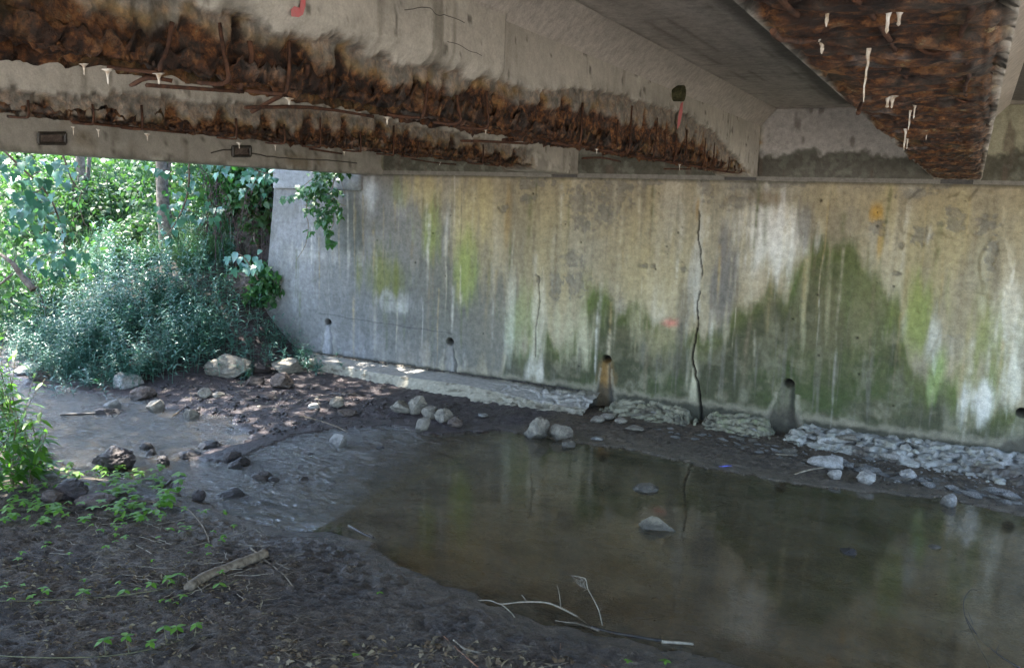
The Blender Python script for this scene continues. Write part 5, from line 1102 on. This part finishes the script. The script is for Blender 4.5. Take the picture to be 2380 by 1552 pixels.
# trees
def leafcloud(n_, c, rad, size, seed, T=DIAMOND, clumps=40, tight=.25, down=0):
    r = np.random.default_rng(seed); cc = r.normal(size=(clumps, 3)); cc /= np.linalg.norm(cc, axis=1)[:, None]; cc *= (r.random(clumps) ** .45)[:, None]
    k = r.integers(0, clumps, n_); P = cc[k] + r.normal(size=(n_, 3)) * tight; P = P * np.array(rad) + np.array(c)
    M_ = rotz(r.uniform(0, TAU, n_)) @ rotx(r.normal(-.5 - down, .5, n_)) @ roty(r.normal(0, .5, n_)) * (size * r.uniform(.6, 1.3, n_))[:, None, None]
    V, Fc = scatter(T[0], T[1], P, M_); return V, Fc, np.repeat(r.random(n_), len(T[0])), cc * np.array(rad) + np.array(c)
def tree(base, stems, crown_c, crown_r, nleaf, lsize, label, seed, mat=M_CROWN, group=None, clumps=50):
    root = empty('tree', base, label, 'tree', group); base = np.array(base)
    for P, r0, r1 in stems:
        P = smoothpath(np.array(P, float), 5); t = np.linspace(0, 1, len(P)); rad = (r0 + (r1 - r0) * t) + r0 * .8 * np.exp(-t * 14); V, Fc = tube(P, rad, 12)
        nn = fb(V[:, 0] * 6, V[:, 1] * 6, V[:, 2] * 1.5, 4, seed) * r0 * .3; V[:, 0] += nn; V[:, 1] += nn * .5
        o = npmesh('trunk', V - base, Fc, M_BARK, smooth=True, parent=root)
    V, Fc, A, cc = leafcloud(nleaf, crown_c, crown_r, lsize, seed, clumps=clumps)
    o = npmesh('crown', V - base, Fc, mat, {'rnd': A}, parent=root)
    tipP = np.array(stems[0][0][-1], float); r = np.random.default_rng(seed)
    for k in range(7):
        q = cc[r.integers(0, len(cc))]; V, Fc = tube(wiggle(tipP - np.array([0, 0, r.uniform(.2, 1.5)]), q, 7, .05, seed + k), np.linspace(.05, .015, 7), 6); npmesh('limb', V - base, Fc, M_BARK, smooth=True, parent=root)
    return root
def up(d, z, r_): # point on the survey ray of d at horizontal range r_
    v = direction(*d); return C0 + v * (r_ / math.hypot(v[0], v[1]))
A0 = gat(212, 548); rA = math.hypot(A0[0], A0[1]); print('tree A', A0, rA)
tA = tree(A0, [([A0 - [0, 0, .3], up((205, 500), 0, rA), up((193, 440), 0, rA), up((186, 375), 0, rA), up((186, 300), 0, rA), up((190, 150), 0, rA), up((190, -60), 0, rA)], .105, .08),
          ([up((206, 550), 0, rA - .1), up((184, 505), 0, rA - .1), up((172, 450), 0, rA), up((176, 420), 0, rA)], .07, .05), ([up((203, 520), 0, rA + .1), up((200, 450), 0, rA + .1), up((207, 380), 0, rA + .2), up((215, 250), 0, rA + .3)], .06, .04)],
         (A0[0] - 1, A0[1] + .5, 9.5), (3.2, 3.2, 2.0), 2600, .2, 'double-trunk tree on the bank at left with a forked base', 901)
B0 = gat(400, 600); rB = math.hypot(B0[0], B0[1]); print('tree B', B0, rB)
tB = tree(B0, [([B0 - [0, 0, .2], up((391, 570), 0, rB), up((384, 520), 0, rB), up((378, 450), 0, rB), up((375, 380), 0, rB), up((372, 250), 0, rB), up((374, -60), 0, rB)], .14, .08), ([up((384, 430), 0, rB), up((390, 400), 0, rB), up((398, 360), 0, rB)], .04, .03)],
         (B0[0] - .3, B0[1] + .8, 8.8), (3.0, 3.0, 1.9), 2600, .2, 'single straight tree on the bank with roots showing at its base', 902)
# unseen trees added left of the picture, crowns placed to shade the creek
for i, (x_, y_, h_, lab_) in enumerate([(-11.5, 2.5, 7.0, 'unseen shade tree added on the near bank left of the picture'), (-14.5, 6.0, 8.0, 'unseen shade tree added over the stream bend left of the picture')]):
    b_ = np.array([x_, y_, float(gz(np.array(x_), np.array(y_)))])
    cc_ = (x_ + .3, y_ + .5, h_) if i == 0 else (-12.3, 7.6, 8.3); rd_ = (2.9, 2.9, 1.8) if i == 0 else (3.6, 3.3, 1.5)
    tree(b_, [([b_ - [0, 0, .2], b_ + [.1, .1, 2], b_ + [.4, .3, 4.5], b_ + [.9, .7, h_ - 1.2]], .13, .07)], cc_, rd_, 5000 if i == 0 else 7600, .2, lab_, 910 + i, clumps=50 if i == 0 else 60)
# background bushes
def bush(base, rad, h, nl, size, label, seed, mat=M_BACK, stems=5, group=None, T=DIAMOND, cat='bush'):
    root = empty('bush', base, label, cat, group); b_ = np.array(base, float)
    V, Fc, A, cc = leafcloud(nl, (0, 0, h * .52), (rad, rad, h * .5), size, seed, T, 34, .24)
    V[:, 2] = np.maximum(V[:, 2], .02); npmesh('foliage', V, Fc, mat, {'rnd': A}, parent=root)
    r = np.random.default_rng(seed)
    for k in range(stems):
        q = cc[r.integers(0, len(cc))]; V, Fc = tube(wiggle((r.normal() * .1, r.normal() * .1, -.05), q, 7, .05, seed + k), np.linspace(.03, .008, 7), 5); npmesh('stem', V, Fc, M_BARK, smooth=True, parent=root)
    return root
BUSH = [((598, 450), 15.2, .7, 1.5, M_CROWN, 'dark leafy bush on the embankment just behind the wing wall edge'), ((570, 500), 15.0, .65, 1.5, M_IVY, 'leafy bush on the embankment left of the wing wall edge'), ((612, 570), 14.35, .4, 1.5, M_CROWN, 'narrow shaded bush touching the wing wall edge'), ((340, 560), 17.6, .7, .7, M_CROWN, 'low dark shrub beside the bare soil between the trees'), ((592, 560), 15.4, .8, 1.5, M_CROWN, 'shaded bush pressed against the left end of the wing wall'), ((550, 610), 15.0, .8, 1.0, M_CROWN, 'low shaded bush above the grey-brown boulder on the bank'), ((612, 640), 14.0, .35, .7, M_IVY, 'tuft of broad leaves at the foot of the wing wall end'), ((300, 505), 22, 1.3, 1.5, M_CROWN, 'low dark brush on the slope between the two trees'), ((240, 520), 21.5, 1.1, 1.2, M_CROWN, 'low brush right behind the double trunk'), ((20, 560), 17, 1.2, 1.3, M_CROWN, 'dark low brush at the left edge above the smartweed'), ((20, 470), 24, 1.6, 1.9, M_BACK, 'yellow-green bush at the far left behind the hanging leaves'), ((105, 450), 26, 1.8, 1.9, M_BACK, 'bright bush left of the double-trunk tree'), ((262, 450), 25, 1.6, 1.7, M_BACK, 'bright bush just right of the double-trunk tree'), ((330, 460), 29, 1.8, 1.8, M_BACK, 'farthest bright bush between the two trees'),
        ((460, 490), 18.5, 1.4, 1.9, M_CROWN, 'dark bush right of the single tree'), ((520, 500), 17.8, 1.2, 1.4, M_CROWN, 'shaded bush left of the wing wall with dark seed heads in front'), ((590, 500), 17.5, 1.0, 1.3, M_BACK, 'sunny bush nearest the wing wall end'), ((625, 480), 16.5, .8, 1.3, M_IVY, 'leafy bush against the back of the wing wall'),
        ((60, 540), 15.5, 1.1, 1.5, M_CROWN, 'low dark bush below the hanging leaves'), ((110, 530), 21, 1.2, 1.6, M_BACK, 'low green bush behind the base of the double trunk'), ((550, 570), 15.2, .7, 1.0, M_IVY, 'broad-leaved bush on the slope beside the boulder'), ((585, 600), 14.6, .45, .6, M_IVY, 'small broad-leaved bush beside the wing wall foot'), ((470, 560), 17, .7, .8, M_GRASS, 'straw-coloured brush under the single tree')]
for i, (d, r_, rad, h, m_, lab_) in enumerate(BUSH):
    q = up(d, 0, r_); z_ = float(gz(np.array(q[0]), np.array(q[1]))); bush((q[0], q[1], z_ - .05), rad, h, 1500 if r_ > 17 else 900, .15 if r_ > 17 else .12, lab_, 950 + i, m_, T=DIAMOND if r_ > 16 else OVAL)
# far wood
r = np.random.default_rng(77); Vs = []; n0 = 0; Fs = []; As = []
for k in range(26):
    a = math.atan2(direction(-150 + k * 34, 430)[1], direction(-150 + k * 34, 430)[0]); rr_ = 30 + 9 * r.random(); hh = 1.8 + 2.6 * r.random()
    V, Fc, A, _ = leafcloud(900, (math.cos(a) * rr_, math.sin(a) * rr_, 2.6 + hh * .45), (2.2, 2.2, hh * .55), .26, 2000 + k); Vs.append(V); Fs.append(Fc + n0); n0 += len(V); As.append(A)
setp(npmesh('woodland', np.concatenate(Vs), np.concatenate(Fs), M_BACK, {'rnd': np.concatenate(As)}), 'bright sunlit foliage of the distant wood beyond the creek', 'woodland', None, 'stuff')
# dark dangling seed heads
SH = []
for i in range(3):
    rr_ = np.random.default_rng(80 + i); parts = [tube([(0, 0, 0), (.06, 0, .6), (.2, .02, 1.15), (.32, .03, 1.3)], .006, 4)]; n_ = 90; t = rr_.uniform(.35, 1, n_)
    P = np.stack([.32 * t ** 2 + rr_.normal(0, .03, n_), rr_.normal(0, .03, n_), 1.3 * t - .05 * t], 1); V, Fc = scatter(DIAMOND[0] * [.6, 1, 1], DIAMOND[1], P, rotz(rr_.uniform(0, 6, n_)) @ rotx(rr_.uniform(-2.2, -1, n_)) * .05); parts.append((V, Fc)); V, Fc = join(parts); SH.append(npmesh('seed_stalk', V, Fc, M_DARKF, {'rnd': np.linspace(0, 1, len(V))}, link=False))
for i, (d, r_, s_) in enumerate([((470, 560), 14.5, 1.0), ((500, 590), 14.2, 1.15), ((520, 560), 14.4, 1.1), ((545, 590), 14.0, 1.2), ((480, 520), 14.8, .8), ((560, 550), 14.2, 1.0), ((575, 520), 14.2, .9), ((605, 510), 13.8, .9), ((100, 500), 14, .8), ((455, 480), 14.9, .7)]):
    q = up(d, 0, r_); z_ = float(gz(np.array(q[0]), np.array(q[1]))); o = bpy.data.objects.new('seed_stalk', SH[i % 3]); COL.objects.link(o); o.location = (q[0], q[1], min(q[2], z_ + .3) - .1); o.scale = (s_,) * 3; o.rotation_euler = (0, 0, i * 2.1)
    setp(o, 'dead dark purple seed stalk among the bushes left of the wing wall' if i != 8 else 'dead dark seed stalk among the hanging leaves at the left', 'seed stalk', 'dead seed stalks')

# overhanging branches with big leaves, each leaf a part
def leafmesh(T, mat, name='leaf'):
    V, Fc = T; return npmesh(name, V, Fc, mat, {'rnd': np.zeros(len(V))}, link=False, smooth=True)
LM = [leafmesh(LOBED, M_VINE), leafmesh(HEART, M_VINE)]
def branchleaves(label, main, regions, r_, size, seed, mats=None, stemmat=M_BARK, name='branch', cat='branch', droop=1.0):
    rr_ = random.Random(seed); P = [up(d, 0, r_) for d in main]; base = P[0]
    Pp = smoothpath(np.array(P), 5); V, Fc = tube(Pp - base, np.linspace(.014, .004, len(Pp)), 6)
    root = npmesh(name, V, Fc, stemmat, smooth=True); root.location = base; setp(root, label, cat)
    for (x0, y0, x1, y1, n_) in regions:
        cx_, cy_ = (x0 + x1) / 2, (y0 + y1) / 2; mid = up((cx_, cy_), 0, r_); j = np.argmin(np.linalg.norm(Pp - mid, axis=1))
        V, Fc = tube(wiggle(Pp[j] - base, mid - base, 6, .04, seed + int(x0)), np.linspace(.006, .003, 6), 5); t_ = npmesh('twig', V, Fc, stemmat, smooth=True); t_.parent = root
        for k in range(n_):
            q = up((rr_.uniform(x0, x1), rr_.uniform(y0, y1)), 0, r_ + rr_.uniform(-.35, .35)); o = bpy.data.objects.new('leaf', (mats or LM)[rr_.random() < .4]); COL.objects.link(o); o.parent = root
            o.location = Vector(q - base); s_ = size * rr_.uniform(.7, 1.25); o.scale = (s_,) * 3
            # hangs down-and-out, upper face towards the light
            o.rotation_euler = (rr_.uniform(-1.25, -.45) * droop, rr_.uniform(-.35, .35), math.atan2(q[1], q[0]) + math.pi / 2 + rr_.uniform(-.9, .9))
    return root
branchleaves('overhanging grape branch with big blue-green leaves at the left', [(-40, 300), (40, 380), (110, 450), (140, 520), (155, 600), (165, 640)], [(0, 360, 60, 420, 16), (60, 360, 130, 430, 14), (15, 433, 75, 500, 18), (60, 440, 125, 500, 18), (20, 480, 90, 535, 12), (94, 480, 150, 560, 20), (100, 540, 168, 620, 18), (47, 570, 100, 630, 9), (110, 600, 165, 640, 8)], 9.6, .095, 31)
branchleaves('overhanging branch with big leaves crossing the double-trunk tree', [(120, 300), (150, 370), (168, 420), (190, 445)], [(140, 370, 178, 430, 9), (85, 370, 145, 400, 6), (175, 585, 222, 640, 6)], 10.4, .095, 32)
branchleaves('overhanging branch of heart-shaped leaves in front of the single tree', [(430, 300), (440, 400), (430, 470), (400, 530), (375, 555)], [(335, 380, 395, 412, 9), (402, 386, 460, 455, 16), (355, 470, 420, 515, 12), (406, 461, 515, 525, 26), (385, 508, 430, 535, 7), (367, 530, 398, 557, 6)], 10.6, .088, 33)
branchleaves('spray of big leaves hanging at the top left of the wing wall', [(560, 320), (580, 380), (610, 400), (640, 402)], [(480, 372, 560, 405, 10), (560, 380, 640, 420, 20), (560, 410, 620, 470, 8)], 11.5, .095, 34)
branchleaves('low broad leaves beside the boulder on the slope', [(600, 650), (570, 600), (540, 585)], [(520, 580, 610, 625, 16)], 12.4, .12, 35)
# hanging vine on the wing wall: small leaves
vy = 9.62
def W2(px, py): return at(581 + px * .1498, 378 + py * .1498, 'y', vy)
root = empty('hanging_vine', W2(1200, 60), 'bright green vine hanging over the top of the wing wall', 'vine'); b_ = np.array(root.location)
for pts, r0 in [([(1250, 40), (900, 400), (890, 560), (870, 800), (905, 950), (860, 1270), (720, 1500)], .008), ([(1350, 60), (1260, 500), (1290, 780), (1290, 960), (1210, 1120), (1230, 1260)], .007), ([(1180, 60), (1050, 640), (1060, 760), (1010, 950), (1045, 1180)], .004), ([(1200, 480), (1300, 570), (1430, 650), (1490, 665)], .006), ([(1380, 100), (1430, 320), (1470, 480), (1440, 600)], .004), ([(1180, 80), (900, 300), (700, 460)], .007), ([(1300, 400), (1400, 700), (1380, 920)], .003)]:
    V, Fc = tube(smoothpath([W2(*p) - b_ for p in pts], 4), np.linspace(r0, r0 * .5, (len(pts) - 1) * 4 + 1), 5); npmesh('vine_stem', V, Fc, M_STICK, smooth=True, parent=root)
r = np.random.default_rng(90); Lp = []
for (x0, y0), (x1, y1), w, n_ in [((480, 560), (1000, 480), 50, 40), ((750, 480), (1250, 220), 90, 110), ((1000, 180), (1450, 130), 90, 90), ((1000, 450), (1350, 480), 90, 90), ((950, 600), (1100, 780), 90, 45), ((1200, 520), (1400, 800), 70, 50), ((1050, 900), (1130, 1000), 50, 20), ((1180, 700), (1250, 1250), 70, 70), ((1400, 740), (1390, 930), 30, 16), ((1320, 1200), (1200, 1330), 40, 10), ((880, 1050), (950, 1110), 30, 8), ((860, 740), (960, 720), 40, 14)]:
    t = r.random(n_)[:, None]; Lp += list(np.array([[x0, y0]]) * (1 - t) + np.array([[x1, y1]]) * t + r.normal(0, 1, (n_, 2)) * w * .55)
Q = np.array([at(581 + a * .1498, 378 + c * .1498, 'y', vy + r.uniform(-.2, .15)) for a, c in Lp]) - b_; n_ = len(Q)
M_ = rotz(r.uniform(-1.2, 1.2, n_) + math.pi + .5) @ rotx(r.uniform(-1.2, -.2, n_)) * (.075 * r.uniform(.6, 1.3, n_))[:, None, None]
V, Fc = scatter(LOBED[0], LOBED[1], Q, M_); npmesh('foliage', V, Fc, M_IVY, {'rnd': np.repeat(r.random(n_), len(LOBED[0]))}, parent=root)
# grass and dead stems hanging over the coping
r = np.random.default_rng(91); P = np.array([at(r.uniform(648, 760), 398, 'y', 10.2) for _ in range(16)]); P[:, 2] = 2.93
setp(scatter_many('grass', GR, P, rotz(r.uniform(0, 6, 16)) * .55, M_GRASS, 9), 'grass tufts growing on top of the wing wall coping', 'grass', None, 'stuff')

# near-left shrub: each plant with its own leaves
LS = [leafmesh(leaf_from_outline([(0, .02), (.3, .15), (.65, .12), (1, 0)], .35), M_SHRUB)]; LS.append(LS[0])
SHR = [((20, 1080), .95, 7.7), ((60, 1100), .75, 7.3), ((95, 1105), .5, 7.1), ((-30, 1080), 1.1, 7.6), ((30, 1140), .6, 6.6), ((75, 1130), .45, 6.8), ((0, 1020), .9, 8.4), ((-20, 1160), .6, 6.2), ((45, 1060), .85, 7.9), ((10, 990), .7, 8.9)]
LB = ['tallest leafy plant at the left picture edge', 'leafy plant leaning over the stream bend', 'short leafy plant nearest the stream bend', 'large leafy plant cut by the left picture edge', 'leafy plant in front at the left edge above the seedlings', 'low leafy plant left of the broad dark boulder', 'leafy plant behind the others at the left edge', 'dark leafy plant at the left edge low down', 'leafy plant in the middle of the left clump', 'farthest leafy plant of the left clump']
for i, (d, h, _) in enumerate(SHR):
    p = gat(d[0], d[1]); rr_ = random.Random(400 + i); root = empty('leafy_plant', p, LB[i], 'plant', 'leafy plants at the left edge')
    for s_ in range(5):
        a = rr_.uniform(0, TAU); ln = rr_.uniform(.15, .4) * h; hh = 1.15 * h * rr_.uniform(.7, 1.05); P = [(0, 0, 0), (math.cos(a) * ln * .3, math.sin(a) * ln * .3, hh * .5), (math.cos(a) * ln, math.sin(a) * ln, hh)]
        Pp = smoothpath(P, 4); V, Fc = tube(Pp, np.linspace(.006, .002, len(Pp)), 5); npmesh('stem', V, Fc, M_VINEST, smooth=True, parent=root)
        for k in range(13):
            t = .2 + .8 * k / 13; j = t * (len(Pp) - 1); q = Pp[int(j)] + (Pp[min(int(j) + 1, len(Pp) - 1)] - Pp[int(j)]) * (j - int(j)); o = bpy.data.objects.new('leaf', LS[0].copy() if False else LS[0]); COL.objects.link(o); o.parent = root; o.location = Vector(q); sz = rr_.uniform(.11, .21) * (1.15 - .5 * t); o.scale = (sz,) * 3; o.rotation_euler = (rr_.uniform(-.5, .5), rr_.uniform(-.3, .3), k * 2.4 + rr_.uniform(-.4, .4))
# seedlings
LO = [leafmesh(OVAL, M_SEED)]
sv, sf = tube([(0, 0, 0), (.002, 0, .5), (0, .002, 1)], .022, 4); SM = npmesh('stem', sv, sf, M_VINEST, {'rnd': np.zeros(len(sv))}, link=False)
def seedling(d, h, L, label, seed, nl=None, group='yellow-green seedlings on the near bank', tiers=1):
    p = gat(*d); rr_ = random.Random(seed); root = empty('seedling', (p[0], p[1], p[2] - .004), label, 'seedling', group)
    s_ = bpy.data.objects.new('stem', SM); COL.objects.link(s_); s_.parent = root; s_.scale = (h * .6, h * .6, h)
    n_ = nl or rr_.choice([3, 4, 4, 5]); a0 = rr_.uniform(0, 6)
    for t in range(tiers):
        for k in range(n_):
            o = bpy.data.objects.new('leaf', LO[0]); COL.objects.link(o); o.parent = root; o.location = (0, 0, h * (1 - .3 * t)); z_ = L * rr_.uniform(.75, 1.15); o.scale = (z_,) * 3; o.rotation_euler = (rr_.uniform(-.25, .25), rr_.uniform(-.2, .2), a0 + t * .7 + k * TAU / n_ + rr_.uniform(-.25, .25))
rs = random.Random(55)
SP = []
for _ in range(170):
    SP.append((rs.uniform(0, 380), 1085 + 135 * rs.random(), 'a'))
for _ in range(34): SP.append((rs.uniform(200, 560), rs.uniform(1170, 1290), 'b'))
for _ in range(34): SP.append((rs.uniform(0, 520), rs.uniform(1225, 1420), 'c'))
LABS = {'a': 'yellow-green seedling in the dense patch round the dark boulder', 'b': 'small seedling between the dense patch and the pool', 'c': 'small seedling on dark soil left of the log'}
for i, (a, c, g) in enumerate(SP):
    if g == 'a' and 90 < a < 240 and c > 1125 and rs.random() < .5: continue
    zone = ('at the left edge' if a < 90 else 'left of the middle' if a < 220 else 'toward the pool'); LBL = LABS[g] + ', ' + zone + (', upper rows' if c < 1150 and g == 'a' else ', lower rows' if g == 'a' else '')
    seedling((a, c), rs.uniform(.04, .09), rs.uniform(.035, .055) * {'a': 1.15, 'b': .75, 'c': .62}[g], LBL, i, tiers=2 if g == 'a' and rs.random() < .4 else 1)
for i, (d, lab_) in enumerate([((905, 0), ''), ]): pass
for i, (d, h, L, lab_) in enumerate([((1425 / 1.721, 2640 / 1.721), .04, .03, 'tiny green seedling alone in the bottom leaf litter'), ((1458, 1552), .05, .035, 'green seedling at the bottom edge near the pool, left one'), ((1545, 1552), .05, .035, 'green seedling at the bottom edge near the pool, right one'), ((880, 1383), .03, .03, 'tiny seedling on bare soil right of the log'), ((390, 1180), .16, .085, 'taller seedling with wide leaves at the water edge'), ((418, 1150), .2, .07, 'tall slim seedling beside the taller wide-leaved one'), ((384, 1110), .01, .001, '')]):
    if lab_: seedling(d, h, L, lab_, 800 + i, group=None, tiers=3 if h > .1 else 1)
# trailing vines with leaflets along the bottom left
def runner(label, pts, sprouts, seed):
    P = np.array([gat(*d) + [0, 0, .012] for d in pts]); Pp = smoothpath(P, 5); base = Pp[0]; V, Fc = tube(Pp - base, np.linspace(.0032, .002, len(Pp)), 6)
    root = npmesh('trailing_vine', V, Fc, M_VINEST, smooth=True); root.location = base; setp(root, label, 'vine'); rr_ = random.Random(seed)
    for (a, c, h) in sprouts:
        q = gat(a, c); tip = q + [rr_.uniform(-.02, .02), 0, h]; V, Fc = tube([q - base, (q + tip) / 2 - base, tip - base], .0022, 4); npmesh('shoot', V, Fc, M_VINEST, parent=root)
        for k in range(4):
            o = bpy.data.objects.new('leaf', LO[0]); COL.objects.link(o); o.parent = root; o.location = Vector(tip - base); z_ = rr_.uniform(.04, .055); o.scale = (z_,) * 3; o.rotation_euler = (rr_.uniform(-.3, .2), 0, k * 1.57 + rr_.uniform(-.4, .4))
runner('green trailing vine along the bottom left corner with upright shoots', [(0, 1528), (120, 1532), (250, 1528), (350, 1512), (420, 1490), (470, 1468)], [(247, 1526, .09), (300, 1518, .09), (388, 1500, .10), (415, 1490, .08), (452, 1480, .08), (350, 1512, .05)], 1)
runner('grey-green trailing vine across the lower left toward the log', [(0, 1400), (120, 1398), (250, 1390), (330, 1380), (400, 1366), (412, 1352)], [(348, 1378, .07), (390, 1372, .08), (415, 1356, .07), (190, 1394, .06), (290, 1386, .04)], 2)
runner('trailing vine bending below the log', [(400, 1392), (450, 1378), (520, 1364), (552, 1350)], [(512, 1366, .03)], 3)
# leaf litter and twig litter
def litter(name, n_, reg, size, mat, label, seed, T, seeds=1, tilt=.5, cat='leaf litter'):
    f_ = polyreg(reg); r = np.random.default_rng(seed); P = np.array([f_(r) for _ in range(n_)]); P = np.stack([P[:, 0], P[:, 1], gz(P[:, 0], P[:, 1]) + size * .12], 1)
    M_ = rotz(r.uniform(0, TAU, n_)) @ rotx(r.normal(0, tilt, n_)) @ roty(r.normal(0, tilt, n_)) * (size * r.uniform(.5, 1.3, n_))[:, None, None]; V, Fc = scatter(T[0], T[1], P, M_)
    return setp(npmesh(name, V, Fc, mat, {'rnd': np.repeat(r.random(n_), len(T[0]))}), label, cat, None, 'stuff')
curl = leaf_from_outline([(0, .02), (.3, .25), (.7, .22), (1, .02)], .5, .7)
lobc = (LOBED[0] * [1, 1, 2.2], LOBED[1])
litter('leaf_litter', 900, [(0, 1300), (500, 1300), (640, 1400), (700, 1552), (0, 1552)], .030, M_DRY, 'curled dry leaves strewn over the dark soil at the lower left', 1, curl)
litter('leaf_litter', 130, [(650, 1480), (1000, 1480), (1350, 1530), (1350, 1560), (600, 1560)], .040, M_DRY, 'curled brown leaves at the bottom centre', 2, lobc)
litter('leaf_litter', 100, [(650, 1490), (1000, 1490), (1250, 1535), (1250, 1560), (600, 1560)], .045, M_DRY, 'brown leaf scraps mixed with twigs at the bottom edge', 3, curl)
litter('leaf_litter', 600, [(100, 1180), (600, 1230), (900, 1330), (600, 1400), (0, 1300)], .018, M_DRY, 'small dry leaf scraps on the middle of the near bank', 4, curl)
tw_ = tube(wiggle((0, -.5, 0), (0, .5, 0), 6, .016, 3), .010, 4)
def twigs(n_, reg, size, mat, label, seed): 
    o = litter('twig_litter', n_, reg, size, mat, label, seed, tw_, tilt=.08, cat='twigs'); return o
twigs(300, [(0, 1230), (600, 1230), (720, 1400), (900, 1552), (0, 1552)], .10, M_STICK, 'thin brown twigs littering the near bank', 5)
twigs(60, [(150, 1190), (600, 1240), (750, 1350), (400, 1400), (100, 1300)], .16, M_PALEST, 'thin pale dead stems lying on the near bank', 6)
twigs(40, [(600, 1500), (1300, 1510), (1350, 1560), (600, 1560)], .12, M_STICK, 'short broken twigs in the bottom leaf litter', 7)
twigs(50, [(500, 900), (1000, 950), (900, 990), (600, 1010)], .14, M_DARKST, 'dark wet twigs on the mud bar', 8)

litter('sunken_leaves', 60, [(700, 1030), (1100, 1030), (1700, 1130), (2300, 1250), (2300, 1500), (1800, 1500), (1200, 1380), (800, 1220)], .05, M_DRY, 'brown leaves lying on the bed of the pool', 11, curl)
twigs(40, [(700, 1030), (1100, 1030), (1700, 1130), (2300, 1250), (2300, 1500), (1800, 1500), (1200, 1380), (800, 1220)], .16, M_DARKST, 'dark twigs lying on the bed of the pool', 12)
